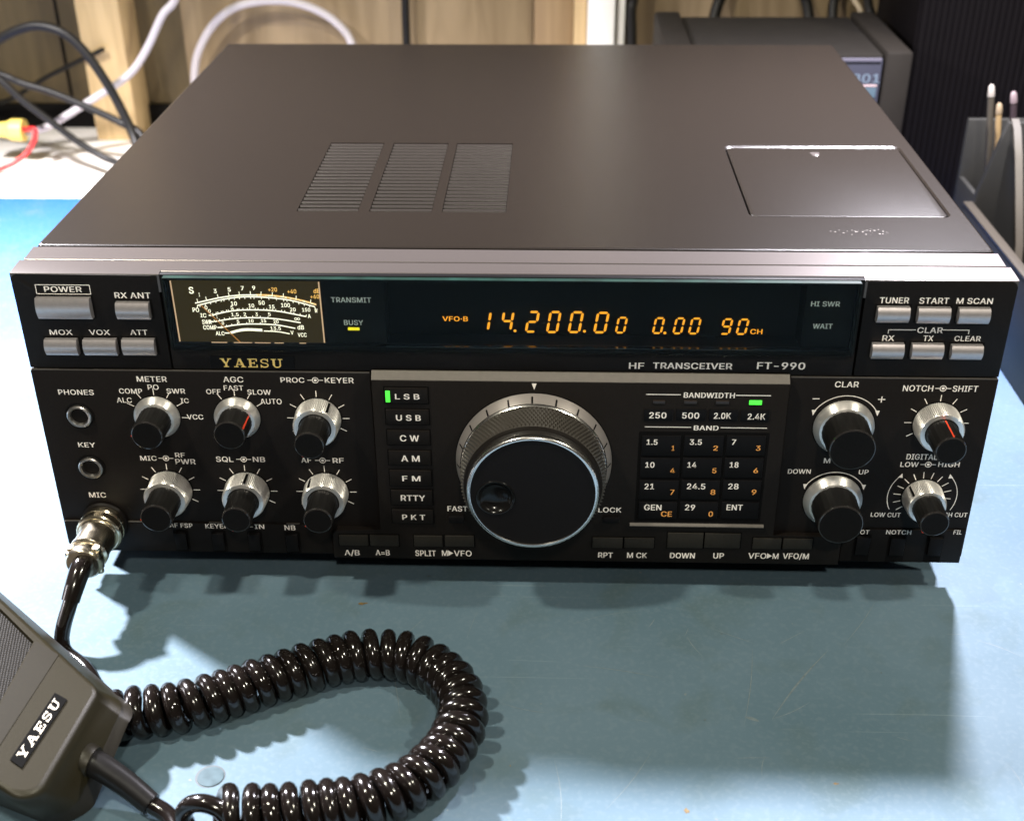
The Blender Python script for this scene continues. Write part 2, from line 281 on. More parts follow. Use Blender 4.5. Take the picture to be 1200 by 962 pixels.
LINES = {'groove': [(-183.37, 84.89), (184.53, 85.65)], 'low': [(-183.49, 15.32), (-157.45, 15.16)], 'cb': (-51.96, 105.62, 82.39, 86.9), 'cbr': [(105.63, 83.79), (107.33, 25.61)], 'bar': [(-72.6, 14.2), (134.05, 9.33)], 'win': [(-128.07, 127.07), (-128.33, 86.41), (128.95, 127.22), (130.07, 87.31)], 'glass': [(-125.37, 124.68), (127.32, 125.53), (-126.42, 95.29), (127.12, 95.57)], 'bwl': [(52.13, 78.89), (65.29, 79.05), (85.93, 78.94), (99.22, 79.1)], 'bl': [(52.32, 64.73), (70.06, 64.74), (81.36, 64.63), (99.03, 64.79)], 'tri': (9.73, 81.91), 'pb': (-175.21, -154.96, 116.99, 120.66), 'clarl': [(140.21, 105.33), (150.07, 105.43), (159.97, 105.53), (169.52, 105.63), (140.42, 103.89)], 'ridge': [(48.37, 19.24), (102.04, 19.24)], 'badge': ('YAESU', -109.96, -85.99, 87.18, 90.92), 'badgebox': (-114.01, -81.57, 86.2, 92.07), 'meter': (-124.65, -69.68, 96.67, 122.81)}
METERT= [('S', -117.67, 118.2, 2.52), ('1', -114.85, 116.51, 1.44), ('3', -108.75, 117.97, 1.56), ('5', -103.41, 118.65, 1.56), ('7', -98.45, 119.2, 1.56), ('9', -94.17, 119.36, 1.56), ('+20', -87.25, 118.79, 1.56), ('+40', -80.15, 118.1, 1.56), ('dB', -70.83, 118.31, 1.68), ('+60', -71.77, 116.08, 1.56), ('PO', -116.98, 110.22, 1.68), ('0', -113.01, 111.22, 1.44), ('0', -111.9, 109.82, 1.32), ('10', -102.33, 112.93, 1.56), ('50', -91.9, 113.35, 1.56), ('100', -83.03, 112.47, 1.56), ('150', -75.46, 110.62, 1.44), ('W', -71.79, 110.33, 1.56), ('5', -103.29, 111.32, 1.32), ('10', -95.85, 112.16, 1.44), ('15', -88.26, 111.78, 1.44), ('20', -80.44, 110.7, 1.44), ('IC', -114.44, 107.98, 1.56), ('A', -74.51, 108.05, 1.56), ('SWR', -113.49, 105.26, 1.68), ('1', -109.37, 107.39, 1.2), ('1.5', -102.45, 108.42, 1.32), ('2', -98.72, 108.59, 1.32), ('3', -94.29, 108.63, 1.32), ('5', -89.46, 108.68, 1.32), ('∞', -79.15, 106.84, 1.32), ('COMP', -112.59, 102.99, 1.68), ('0', -107.44, 104.8, 1.2), ('5', -101.61, 105.51, 1.32), ('10', -96.72, 105.89, 1.32), ('15', -91.93, 105.94, 1.32), ('20', -87.29, 105.66, 1.32), ('dB', -78.17, 103.34, 1.68), ('ALC', -109.03, 100.53, 1.56), ('13.5', -87.69, 102.85, 1.32), ('V', -81.63, 101.14, 1.56), ('VCC', -77.87, 100.2, 1.56)]
MARC= {'main': [(-116.9, 112.98), (-105.71, 115.58), (-95.66, 116.5), (-82.32, 115.54), (-71.47, 112.77)], 'main2': [(-116.15, 112.03), (-105.82, 114.69), (-95.74, 115.8), (-82.4, 114.71), (-72.12, 111.93)], 'ic': [(-111.36, 108.01), (-104.66, 109.69), (-97.51, 110.41), (-86.96, 110.06), (-75.71, 107.85)], 'swr': [(-110.5, 105.42), (-103.84, 106.66), (-96.69, 107.19), (-87.29, 106.82), (-78.0, 105.29)], 'comp': [(-108.13, 103.03), (-102.96, 104.07), (-96.98, 104.58), (-87.54, 104.29), (-80.28, 102.93)], 'alc': [(-105.13, 100.77), (-101.74, 101.79), (-98.43, 102.22), (-92.81, 102.01)], 'alc2': [(-92.26, 101.69), (-87.23, 101.48), (-82.57, 100.61)], 'needle': [(-114.61, 112.49), (-101.41, 96.98)]}

# ================================================================== setting
def woodmat(name, c0, c1, scale=(6, 6, .8), rough=.7, ns=9., seam=None):
    m = bpy.data.materials.new(name); m.use_nodes = True; nt = m.node_tree; N = nt.nodes; b = N['Principled BSDF']
    tc = N.new('ShaderNodeTexCoord'); mp = N.new('ShaderNodeMapping'); mp.inputs['Scale'].default_value = scale
    nt.links.new(tc.outputs['Object'], mp.inputs['Vector'])
    n = N.new('ShaderNodeTexNoise'); n.inputs['Scale'].default_value = ns; n.inputs['Detail'].default_value = 6; n.inputs['Distortion'].default_value = 1.2
    nt.links.new(mp.outputs[0], n.inputs['Vector'])
    r = N.new('ShaderNodeValToRGB'); e = r.color_ramp.elements; e[0].position = .36; e[1].position = .66
    e[0].color = (*c0, 1); e[1].color = (*c1, 1)
    nt.links.new(n.outputs['Fac'], r.inputs['Fac']); nt.links.new(r.outputs[0], b.inputs['Base Color']); b.inputs['Roughness'].default_value = rough
    return m
WALLM = woodmat('wall_wood', (.066, .046, .019), (.100, .071, .031))
PLYM = woodmat('plywood', (.165, .115, .060), (.245, .178, .102), (5, 5, .5))
PINE = woodmat('pine', (.48, .34, .17), (.58, .42, .22), (14, 14, 1.))
BROWNW = woodmat('brown_board', (.22, .145, .075), (.28, .19, .10), (9, 9, .7))
WHITEP = mat('white_paint', (.80, .78, .75), .5, var=.03, vs=40)
BENCHM = mat('bench_white', (.78, .74, .70), .5, var=.05, vs=30)

m = MB(); m.box(-900, 900, -700, 700, -40, -16, BENCHM, 1)
struct(m.build('workbench', org=(0, 0, -16)))
m = MB(); m.box(-900, 900, 642, 660, -39, 175, WALLM)
for x in (-402, -480, -560): m.box(x-1.2, x+1.2, 641, 642.5, -10, 175, DARK)
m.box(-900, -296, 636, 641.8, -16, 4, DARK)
struct(m.build('back_wall', org=(0, 650, -16)))

# bench mat: blue, scuffed; lighting falloff painted into the colour, bluer towards the back edge
MATM = bpy.data.materials.new('mat_vinyl'); MATM.use_nodes = True
nt = MATM.node_tree; N = nt.nodes; bs_ = N['Principled BSDF']; tc = N.new('ShaderNodeTexCoord'); LK = nt.links.new
def noise_node(scale, detail=4, dist=0., vec=None):
    n = N.new('ShaderNodeTexNoise'); n.inputs['Scale'].default_value = scale; n.inputs['Detail'].default_value = detail; n.inputs['Distortion'].default_value = dist
    LK(vec or tc.outputs['Object'], n.inputs['Vector']); return n
def ramp(src, stops):
    r = N.new('ShaderNodeValToRGB'); e = r.color_ramp.elements
    while len(e) < len(stops): e.new(.5)
    for k, (p, c) in enumerate(stops): e[k].position = p; e[k].color = (*c, 1) if isinstance(c, tuple) else (c, c, c, 1)
    LK(src, r.inputs['Fac']); return r.outputs['Color']
def mix(fac, a, c, mode='MIX'):
    x = N.new('ShaderNodeMix'); x.data_type = 'RGBA'; x.blend_type = mode
    for sock, v in ((0, fac), (6, a), (7, c)):
        if isinstance(v, (int, float)): x.inputs[sock].default_value = v
        elif isinstance(v, tuple): x.inputs[sock].default_value = (*v, 1)
        else: LK(v, x.inputs[sock])
    return x.outputs[2]
big = noise_node(9, 5, .6); fine = noise_node(420, 3); mid = noise_node(34, 7, .5)
colr = ramp(big.outputs['Fac'], [(.32, (.066, .109, .142)), (.68, (.090, .138, .180))])
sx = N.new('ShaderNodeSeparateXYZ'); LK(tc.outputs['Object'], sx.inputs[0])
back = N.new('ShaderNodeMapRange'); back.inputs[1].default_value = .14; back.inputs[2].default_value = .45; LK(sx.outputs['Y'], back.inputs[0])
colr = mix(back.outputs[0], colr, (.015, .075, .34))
colr = mix(ramp(mid.outputs['Fac'], [(.54, 0.), (.70, .42)]), colr, (.062, .092, .092))
colr = mix(ramp(fine.outputs['Fac'], [(.35, .12), (.5, 0.), (.62, 0.), (.75, .12)]), colr, (.17, .21, .24))
# thin scratches
for rot, sc, seed in ((.6, (3, 220, 1), 0), (2.2, (2.5, 300, 1), 3), (1.35, (4, 260, 1), 8)):
    mp = N.new('ShaderNodeMapping'); mp.inputs['Rotation'].default_value = (0, 0, rot); mp.inputs['Scale'].default_value = sc; mp.inputs['Location'].default_value = (seed, seed, 0)
    LK(tc.outputs['Object'], mp.inputs['Vector']); s_ = noise_node(2.2, 2, .25, mp.outputs[0])
    colr = mix(ramp(s_.outputs['Fac'], [(.73, 0.), (.76, .14)]), colr, (.36, .42, .42))
# rusty specks
vo = N.new('ShaderNodeTexVoronoi'); vo.inputs['Scale'].default_value = 16; LK(tc.outputs['Object'], vo.inputs['Vector'])
colr = mix(ramp(vo.outputs['Distance'], [(.012, .7), (.02, 0.)]), colr, (.12, .09, .04))
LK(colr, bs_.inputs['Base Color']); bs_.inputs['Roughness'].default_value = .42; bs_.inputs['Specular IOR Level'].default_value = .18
rr = N.new('ShaderNodeMapRange'); rr.inputs[3].default_value = .50; rr.inputs[4].default_value = .66; LK(mid.outputs['Fac'], rr.inputs[0]); LK(rr.outputs[0], bs_.inputs['Roughness'])
bp = N.new('ShaderNodeBump'); bp.inputs['Strength'].default_value = .12; bp.inputs['Distance'].default_value = .0005; LK(fine.outputs['Fac'], bp.inputs['Height']); LK(bp.outputs[0], bs_.inputs['Normal'])
mat_t = thing('bench_mat', 'scuffed blue bench mat the black radio stands on', 'mat', (0, 0, -16))
m = MB()
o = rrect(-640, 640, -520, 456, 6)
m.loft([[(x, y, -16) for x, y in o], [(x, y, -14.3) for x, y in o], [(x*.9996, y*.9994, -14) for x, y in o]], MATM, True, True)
SCRATCHES = [(124.9, -39.6, 97.8, -77.6, .75), (97.8, -77.6, 113.2, -68.3, .35), (95.8, -39.3, 87.1, -81.3, .35), (92.9, -79, 88, -77, 1.6), (106.2, -36.6, 118, -28, .3), (56.1, -27.5, 59, -22, .4), (70.9, -32.4, 76, -44, .3), (81.5, -97.3, 94, -96.6, .3)]
BLOTS = [(62.9, -121.6, 1.1, .7, 'r'), (114.9, -108.2, .5, 1.6, 'r'), (3.4, -103, .3, 1, 'r'), (-60.2, -15.4, .8, 2., 'r')]
SCUF = mat('scuff', (.105, .135, .15), .55, var=.25, vs=500); SCUD = mat('stain', (.06, .09, .105), .5, var=.3, vs=400); RUST = mat('rust_stain', (.115, .075, .025), .6, var=.4, vs=700)
def scratch(x0, y0, x1, y1, w, mt, k):
    a, c = Vector((x0, y0)), Vector((x1, y1)); n = 7; d = (c-a); nn = Vector((-d.y, d.x)).normalized(); cur = random.uniform(-.06, .06)*d.length; P = []
    for q in range(n+1):
        t = q/n; P.append((a+d*t+nn*cur*math.sin(math.pi*t), w*.5*math.sin(math.pi*(t*.9+.05))))
    for (p, r), (p2, r2) in zip(P, P[1:]): m.poly([(p.x-nn.x*r, p.y-nn.y*r, -13.985+k*.0006), (p2.x-nn.x*r2, p2.y-nn.y*r2, -13.985+k*.0006), (p2.x+nn.x*r2, p2.y+nn.y*r2, -13.985+k*.0006), (p.x+nn.x*r, p.y+nn.y*r, -13.985+k*.0006)], mt)
def blot(x, y, r, mt, k, el=1.):
    ph = random.uniform(0, 6); m.poly([(x+r*el*(1+.3*math.sin(2*a+ph)+.18*math.sin(5*a))*math.cos(a), y+r*(1+.3*math.sin(3*a+ph))*math.sin(a), -13.985+k*.0006) for a in [2*math.pi*q/22 for q in range(22)]], mt)
k = 0
for a in SCRATCHES: scratch(*a, SCUF, k); k += 1
for q in range(30):
    x, y = random.uniform(-60, 230), random.uniform(-150, -25); a = random.choice((random.uniform(.2, 1.2), random.uniform(1.3, 1.9), random.uniform(-.6, .1))); l = random.choice((6, 10, 18, 34))
    scratch(x, y, x+l*math.cos(a), y+l*math.sin(a), random.uniform(.14, .34), SCUF, k); k += 1
for q in range(36): blot(random.uniform(-140, 260), random.uniform(-160, 10), random.uniform(.25, .7), random.choice((SCUF, SCUD)), k); k += 1
for x, y, r, el, mt in BLOTS: blot(x, y, r, {'r': RUST, 'd': SCUD}[mt], k, el); k += 1
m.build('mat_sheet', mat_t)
SNAP = mat('snap_disc', (.058, .088, .105), .6, var=.2, vs=300, spec=.1)
m = MB()
def vlathe(m, cx, cy, prof, mt, n=28):
    m.loft([[(cx+r*math.cos(2*math.pi*k/n), cy+r*math.sin(2*math.pi*k/n), z) for k in range(n)] for z, r in prof], mt, False, True)
vlathe(m, -99.7, -110.9, [(-14, 4.6), (-13.75, 4.5), (-13.7, 4.1), (-13.75, 1.)], SNAP); vlathe(m, -99.9, -110.7, [(-13.97, 5.2), (-13.96, 4.7)], mat('stud_groove', (.03, .045, .055), .6))
m.build('snap_stud', mat_t)

# ================================================================== transceiver
rig = thing('radio_transceiver', 'wide black desktop radio with lit amber frequency display and many knobs', 'radio', (0, 165, -14))
# --- case and top cover
CW, Y1, Y2, ZT = 181.7, 22.0, 340.6, 127.4
m = MB(); m.box(-CW+.6, CW-.6, 14.5, Y2-2, -1, ZT-2.2, CASE, .8)
m.build('case_shell', rig)
COVER = mat('cover_paint', (.0122, .0095, .0076), .27, var=.14, vs=2200, bump=.16, bs=3000, spec=.33)
nt = COVER.node_tree; N = nt.nodes; LK = nt.links.new          # chipped paint near the front right edge
tc = N.new('ShaderNodeTexCoord'); b = N['Principled BSDF']
src = b.inputs['Base Color'].links[0].from_socket
mp = N.new('ShaderNodeMapping'); mp.inputs['Scale'].default_value = (1, 1.6, 1); LK(tc.outputs['Object'], mp.inputs['Vector'])
n1 = N.new('ShaderNodeTexNoise'); n1.inputs['Scale'].default_value = 760; n1.inputs['Detail'].default_value = 3; LK(mp.outputs[0], n1.inputs['Vector'])
sx = N.new('ShaderNodeSeparateXYZ'); LK(tc.outputs['Object'], sx.inputs[0])
def window(sock, a, c, f):
    o1 = N.new('ShaderNodeMapRange'); o1.interpolation_type = 'SMOOTHSTEP'; o1.inputs[1].default_value = a-f; o1.inputs[2].default_value = a+f; LK(sock, o1.inputs[0])
    o2 = N.new('ShaderNodeMapRange'); o2.interpolation_type = 'SMOOTHSTEP'; o2.inputs[1].default_value = c-f; o2.inputs[2].default_value = c+f; o2.inputs[3].default_value = 1; o2.inputs[4].default_value = 0; LK(sock, o2.inputs[0])
    x = N.new('ShaderNodeMath'); x.operation = 'MULTIPLY'; LK(o1.outputs[0], x.inputs[0]); LK(o2.outputs[0], x.inputs[1]); return x.outputs[0]
wx = window(sx.outputs['X'], .118, .152, .010); wy = window(sx.outputs['Y'], -.130, -.118, .005)
x = N.new('ShaderNodeMath'); x.operation = 'MULTIPLY'; LK(wx, x.inputs[0]); LK(wy, x.inputs[1])
y = N.new('ShaderNodeMath'); y.operation = 'MULTIPLY'; LK(x.outputs[0], y.inputs[0]); LK(n1.outputs['Fac'], y.inputs[1])
rp = N.new('ShaderNodeValToRGB'); rp.color_ramp.elements[0].position = .62; rp.color_ramp.elements[1].position = .66; LK(y.outputs[0], rp.inputs[0])
mx = N.new('ShaderNodeMix'); mx.data_type = 'RGBA'; LK(rp.outputs[0], mx.inputs[0]); LK(src, mx.inputs[6]); mx.inputs[7].default_value = (.34, .32, .30, 1); LK(mx.outputs[2], b.inputs['Base Color'])

VENTS = [(-88.2, -63.1), (-58.6, -33.0), (-29.0, -2.9)]; VY0, VY1 = 59.6, 148.8
HX0, HX1, HY0, HY1 = 94.6, 175.4, 56.6, 147.6
m = MB(); bm = m.bm; i = m.mi(COVER)
def ring(pts, z): return [bm.verts.new((x, y, z)) for x, y in pts]
def ringedges(v): return [bm.edges.new((v[k], v[(k+1) % len(v)])) for k in range(len(v))]
outer = rrect(-CW+1.2, CW-1.2, Y1+1.0, Y2-1.2, 1.2, 3)
hatch_o = rrect(HX0, HX1, HY0, HY1, 4.0, 6)
loops = [outer, hatch_o]+[[(a, VY0), (c, VY0), (c, VY1), (a, VY1)] for a, c in VENTS]
es = []
rings = [ring(L, ZT) for L in loops]
for v in rings: es += ringedges(v)
r = bmesh.ops.triangle_fill(bm, edges=es, use_beauty=True, use_dissolve=False, normal=(0, 0, 1))
# edges folded down all round
def skirt(v0, specs):
    prev = v0
    for L, z in specs:
        nv = [bm.verts.new((x, y, z)) for x, y in L]
        for k in range(len(nv)): bm.faces.new((prev[k], prev[(k+1) % len(nv)], nv[(k+1) % len(nv)], nv[k]))
        prev = nv
skirt(rings[0], [(rrect(-CW+.4, CW-.4, Y1+.3, Y2-.4, 1.4, 3), ZT-.35), (rrect(-CW, CW, Y1, Y2, 1.6, 3), ZT-1.2), (rrect(-CW, CW, Y1, Y2, 1.6, 3), 3.)])
# hatch recess: sloping walls, dark slot
skirt(rings[1], [(rrect(HX0+.15, HX1-.15, HY0+.15, HY1-.35, 3.9, 6), ZT-.10), (rrect(HX0+.7, HX1-.7, HY0+.7, HY1-1.9, 3.5, 6), ZT-.90), (rrect(HX0+.75, HX1-.75, HY0+.75, HY1-2.0, 3.4, 6), ZT-1.3)])
for v, (a, c) in zip(rings[2:], VENTS): skirt(v, [([(a+.2, VY0+.2), (c-.2, VY0+.2), (c-.2, VY1-.2), (a+.2, VY1-.2)], ZT-1.6)])
m.build('top_cover', rig, smooth=14)
m = MB()
L0 = rrect(HX0+1.3, HX1-1.3, HY0+1.2, HY1-2.4, 3.0, 6)
m.loft([[(x, y, ZT-1.3) for x, y in L0], [(x, y, ZT-.62) for x, y in L0],
        [(x, y, ZT-.36) for x, y in rrect(HX0+1.45, HX1-1.45, HY0+1.45, HY1-2.6, 2.9, 6)],
        [(x, y, ZT-.25) for x, y in rrect(HX0+1.9, HX1-1.9, HY0+2.0, HY1-3.0, 2.6, 6)]], COVER, False, True)
m.lathe(0, 0, [(0, .1)], COVER, 3, cap=False) if False else None
hl = m.build('access_hatch', rig, smooth=12)
m = MB(); vv = [(135.1-2.2, 138.5), (135.1+2.2, 138.5), (135.1+1.5, 134.2), (135.1, 133.4), (135.1-1.5, 134.2)]
m.loft([[(x, y, ZT-.24) for x, y in vv], [(135.1+(x-135.1)*.6, 136.2+(y-136.2)*.6, ZT+.25) for x, y in vv]], STRIP, False, True)
m.build('finger_catch', hl)
SLAT = mat('vent_slat', (.022, .0185, .0165), .25, bump=.08, bs=3000, spec=.5)
for a, c in VENTS:
    m = MB(); m.box(a-.5, c+.5, VY0-.5, VY1+.5, ZT-2.1, ZT-1.55, DARK)
    ns = 21; pit = (VY1-VY0)/ns
    for k in range(ns):
        y0 = VY0+pit*(k+.35); w = pit*.36
        m.loft([[(x, y0-w*.1, ZT-1.5), (x, y0, ZT-.85), (x, y0+.08, ZT-.62), (x, y0+.45, ZT-.22), (x, y0+.85, ZT-.04), (x, y0+w, ZT-.03), (x, y0+w, ZT-1.5)] for x in (a+.25, c-.25)], SLAT, True, True)
    m.build('vent_grille', rig, smooth=30)
# --- silver strip along the front top edge (front half notched for the display)
DX0, DX1 = -128.4, 129.2
m = MB()
def stripseg(m, x0, x1, prof):
    n = len(prof); m.loft([[(x, y, z) for y, z in prof] for x in (x0, x1)], STRIP, True, True)
stripseg(m, -182.6, 182.6, [(21.6, 123.4), (21.6, 126.75), (11.5, 126.05), (11.2, 125.8), (11.2, 123.4)])
stripseg(m, -184, DX0, [(10.7, 118), (10.7, 125.75), (10.4, 126.0), (1.0, 125.35), (.25, 125.15), (0.05, 124.9), (.05, 118)])
stripseg(m, DX1, 184, [(10.7, 118), (10.7, 125.75), (10.4, 126.0), (1.0, 125.35), (.25, 125.15), (0.05, 124.9), (.05, 118)])
stripseg(m, DX0, DX1, [(10.7, 123.4), (10.7, 125.75), (10.4, 126.0), (2.6, 125.45), (2.3, 125.2), (2.3, 123.4)])
m.build('front_strip', rig, smooth=30)
# --- front panel (with its printing)
m = MB()
m.box(-183.2, 183.2, 3.4, 9.5, .6, 95.0, DARK); m.box(-183.2, -47.2, 3.4, 9.5, 95.0, 118, DARK); m.box(110.2, 183.2, 3.4, 9.5, 95.0, 118, DARK)
m.plate(rrect(-184, DX0-.7, 85.9, 124.85, 0, 5, (0, 0, 0, 2.2)), 0, 4, PANEL, .3)
m.plate(rrect(DX1+.7, 184, 85.9, 124.85, 0, 5, (0, 0, 2.2, 0)), 0, 4, PANEL, .3)
m.plate(rrect(DX0, DX1, 85.9, 95.0, 0), 0, 4, PANEL, .25)
m.plate(rrect(-184, -52.9, .3, 85.1, 0, 6, (3.5, 0, 0, 0)), -.6, 4, PANEL, .3)
m.plate(rrect(106.4, 184, .3, 85.1, 0, 6, (0, 3.5, 0, 0)), -.6, 4, PANEL, .3)
m.plate([(-183.6, .6), (-73, .6), (-73, 15.2), (-183.6, 15.2)], -1.5, -.3, PANEL, .45)
m.plate([(134.6, .6), (183.6, .6), (183.6, 16.8), (134.6, 16.8)], -1.5, -.3, PANEL, .45)
for a, c in ((-183.6, -53.2), (106.7, 183.6)): m.box(a, c, -.45, .5, 85.12, 85.42, TRIM_HILITE)  # highlight along the groove edge, painted as thin lighter bars
for a, c, z in ((-183.0, -176.5, 15.2), (-157.5, -150.5, 15.2), (-123.5, -117.5, 15.25), (-91.5, -86.2, 15.25)): m.box(a, c, -1.45, -.7, z, z+.28, TRIM_HILITE)  # short lighter bars painted in for highlights on the lower lip
for t in UP: m.text(*t, -.12, INK)
for t in LOW: m.text(*t, -.72, INK)
for t in BOT: m.text(*t, -1.62, INK)
for t in STRIP_T: m.text(*t, -.12, INK, .03)
x0, x1, z0, z1 = LINES['pb']
for p, q in (((x0, z0), (x1, z0)), ((x1, z0), (x1, z1)), ((x1, z1), (x0, z1)), ((x0, z1), (x0, z0))): m.bar(p, q, .28, -.13, INK)
(a, z), (b_, _), (c, _), (d, _), _ = LINES['clarl']
m.bar((a, 105.4), (b_, 105.4), .3, -.13, INK); m.bar((c, 105.5), (d, 105.5), .3, -.13, INK); m.bar((a, 105.5), (a, 103.8), .3, -.125, INK); m.bar((d, 105.6), (d, 103.9), .3, -.125, INK)
for sx_, sz_ in SYM:                                      # concentric-knob mark
    m.arc(sx_, sz_, 1.15, 0, 360, .32, -.72, INK, 20); m.arc(sx_, sz_, .3, 0, 360, .6, -.72, INK, 10)
    m.bar((sx_-3., sz_), (sx_-1.35, sz_), .3, -.72, INK); m.bar((sx_+1.35, sz_), (sx_+3., sz_), .3, -.72, INK)
def ticks(cx, cz, angs, r0, r1, w=.32):
    for a in angs:
        a = math.radians(a); m.bar((cx+r0*math.sin(a), cz+r0*math.cos(a)), (cx+r1*math.sin(a), cz+r1*math.cos(a)), w, -.72, INK)
ticks(*KN['meter'], (-62, -33, 0, 30, 60, 92), 9.6, 12.6)
ticks(*KN['agc'], (-33, 0, 30, 58), 9.6, 12.6)
for k in ('proc', 'mic', 'sql', 'af', 'notch'): ticks(*KN[k], (-120, -90, -60, -30, 0, 30, 60, 90, 118), 9.5, 12.2)
ticks(*KN['dig'], range(-125, 126, 20), 8.3, 11.4)
for kx, kz, a0, rr_ in ((*KN['clar'], 62, 13.6), (*KN['mch'], 60, 13.2)):
    m.arc(kx, kz, rr_, -a0, a0, .32, -.72, INK, 30)
    for s in (-1, 1):
        a = math.radians(a0)*s; px, pz = kx+rr_*math.sin(a), kz+rr_*math.cos(a)
        m.poly([(px-.9, -.73, pz+.9), (px+.9, -.73, pz+.9), (px+.25*s, -.73, pz-1.6)][::1], INK)
kx, kz = KN['dig']
for s in (-1, 1):
    m.arc(kx, kz, 13.6, s*48, s*118, .28, -.72, INK, 20); a = math.radians(46)*s; px, pz = kx+13.6*math.sin(a), kz+13.6*math.cos(a)
    m.poly([(px-s*.9, -.73, pz-.9), (px+s*1.0, -.73, pz-.9+.2), (px-s*.5, -.73, pz+1.2)], INK)
m.bar((115.6, 76.3), (118.2, 76.3), .4, -.72, INK)
m.bar((140.2, 76.3), (143, 76.3), .4, -.72, INK); m.bar((141.6, 75), (141.6, 77.6), .4, -.725, INK)
m.build('front_panel', rig, solid=True, smooth=30)
# --- central block
def tri_word(m, word, x0, x1, z0, z1, y, mt):
    a, c = word.split('>'); wa, wc = len(a)*1.0, len(c)*1.0; tot = wa+wc+.95; u = (x1-x0)/tot
    m.text(a, x0, x0+wa*u-.1, z0, z1, y, mt)
    tx = x0+wa*u+.1; m.poly([(tx, y, z0), (tx+.85*u, y, (z0+z1)/2), (tx, y, z1)], mt)
    m.text(c, tx+.95*u, x1, z0, z1, y, mt)
m = MB()
yF = -3.4
m.plate([(-72.6, .2), (134, .2), (134, 10.5), (131, 14.2), (106, 14.2), (106, 83.6), (-52.3, 83.6), (-52.3, 14.2), (-70.5, 14.2), (-72.6, 12)], yF, 2, BLOCK, .3)
for t in CEN:
    if '>' in t[0]: tri_word(m, *t, yF-.1, INK)
    else: m.text(*t, yF-.1, INK, .03)
a, b_, c, d = LINES['bwl']
m.bar((a[0], 78.95), (b_[0], 78.95), .34, yF-.1, INK); m.bar((c[0], 78.95), (d[0], 78.95), .34, yF-.1, INK)
a, b_, c, d = LINES['bl']
m.bar((a[0], 64.7), (b_[0], 64.7), .34, yF-.1, INK); m.bar((c[0], 64.7), (d[0], 64.7), .34, yF-.1, INK)
tx, tz = LINES['tri']; m.poly([(tx-.95, yF-.1, tz+1.2), (tx+.95, yF-.1, tz+1.2), (tx, yF-.1, tz-1.5)], INK)
blk = m.build('control_block', rig, smooth=30)
m = MB(); stp = [(-.5, 83.7), (-3.35, 83.7), (-3.3, 83.95), (-.9, 86.6), (-.5, 86.7)]
m.loft([[(x, y, z) for y, z in stp] for x in (-52.2, 105.9)], TRIM_HILITE, True, True); m.build('trim_bar', blk, smooth=30)
m = MB(); m.plate(rrect(50.2, 100.4, 20.6, 62.6, .6, 3), yF-.04, yF+1, DARK, 0)
m.loft([[(x, yF+.2, 18.4), (x, yF-.9, 18.6), (x, yF-.9, 19.0), (x, yF+.2, 20.0)] for x in (48.4, 102.0)], TRIM_HILITE, True, True)
m.build('keypad_frame', blk, smooth=30)
# --- buttons
def vbutton(m, x0, x1, z0, z1, yf, mt, back=.5):
    """face slightly scooped, with a rounded upper edge that catches the light"""
    h = z1-z0; P = [(back, z0)]+[(yf+1.15*(2*t-1)**2, z0+h*t) for t in [k/10 for k in range(11)]]+[(back, z1)]
    m.loft([[(x0, y, z) for y, z in P], [(x0+.12, y, z) for y, z in P], [(x1-.12, y, z) for y, z in P], [(x1, y, z) for y, z in P]], mt, True, True)
for nm, x0, x1, z0, z1 in UBTN:
    m = MB(); vbutton(m, x0, x1, z0, z1, -3.1, BTN); m.box(x0-.7, x1+.9, -.06, .3, z0-.6, z1+.6, DARK); m.build(nm, rig, smooth=40)
for k, (t, (x0, x1, z0, z1)) in enumerate(MODE):
    x0, x1 = -47.3, -30.8
    m = MB(); m.box(x0, x1, -4.1, -3., z0+.2, z1-.2, BLOCK, .25); m.box(x0-.5, x1+.5, -3.46, -3.1, z0-.3, z1+.3, DARK)
    m.text(*t, -4.2, INK, .03); o = m.build('mode_button', blk, smooth=30, label='mode button with a lit green bar' if k == 0 else None)
    if k == 0:
        m = MB(); a, c, e, f = MODELAMP; m.box(a, c, -4.35, -4.0, e, f, LEDG, .1); m.build('indicator_lamp', o)
for t, (x0, x1, z0, z1) in BW:
    m = MB(); m.box(x0, x1, -3.9, -3., z0, z1, KEYM, .25); m.text(*t, -4.0, INK, .03); m.build('bandwidth_button', blk, smooth=30)
for k, (x0, x1, z0, z1) in enumerate(LEDS):
    m = MB(); m.box(x0, x1, -3.75, -3., z0, z1, LEDG if k == 3 else LEDO, .15); m.build('indicator_lamp', blk, label='lit green lamp' if k == 3 else None)
for (x0, x1, z0, z1), a, c in KEYS:
    m = MB(); m.box(x0+.2, x1-.2, -3.9, -3., z0+.25, z1-.25, KEYM, .25); m.text(*a, -4.0, INK, .03)
    if c: m.text(*c, -4.0, INKO, .03)
    m.build('keypad_key', blk, smooth=30)
for x0, x1, z0, z1 in FUNC_B:
    m = MB(); m.box(x0+.15, x1-.15, -4.0, -3., z0, z1, FUNC, .2); m.box(x0-.35, x1+.35, -3.45, -3.1, z0-.45, z1+.45, DARK); m.build('function_button', blk, smooth=30)
for x0, x1, z0, z1 in SMALL:
    m = MB(); m.box(x0, x1, -5.0, -3., z0, z1, KEYM, .3); m.build('small_button', blk, smooth=30)
for x0, x1, z0, z1 in TABS:
    m = MB(); m.box(x0, x1, -3.2, -1., z0+.3, z1-.8, KEYM, .35); m.box(x0-.7, x1+.7, -1.54, -1.2, .9, z1, DARK); m.build('push_switch', rig, smooth=30)
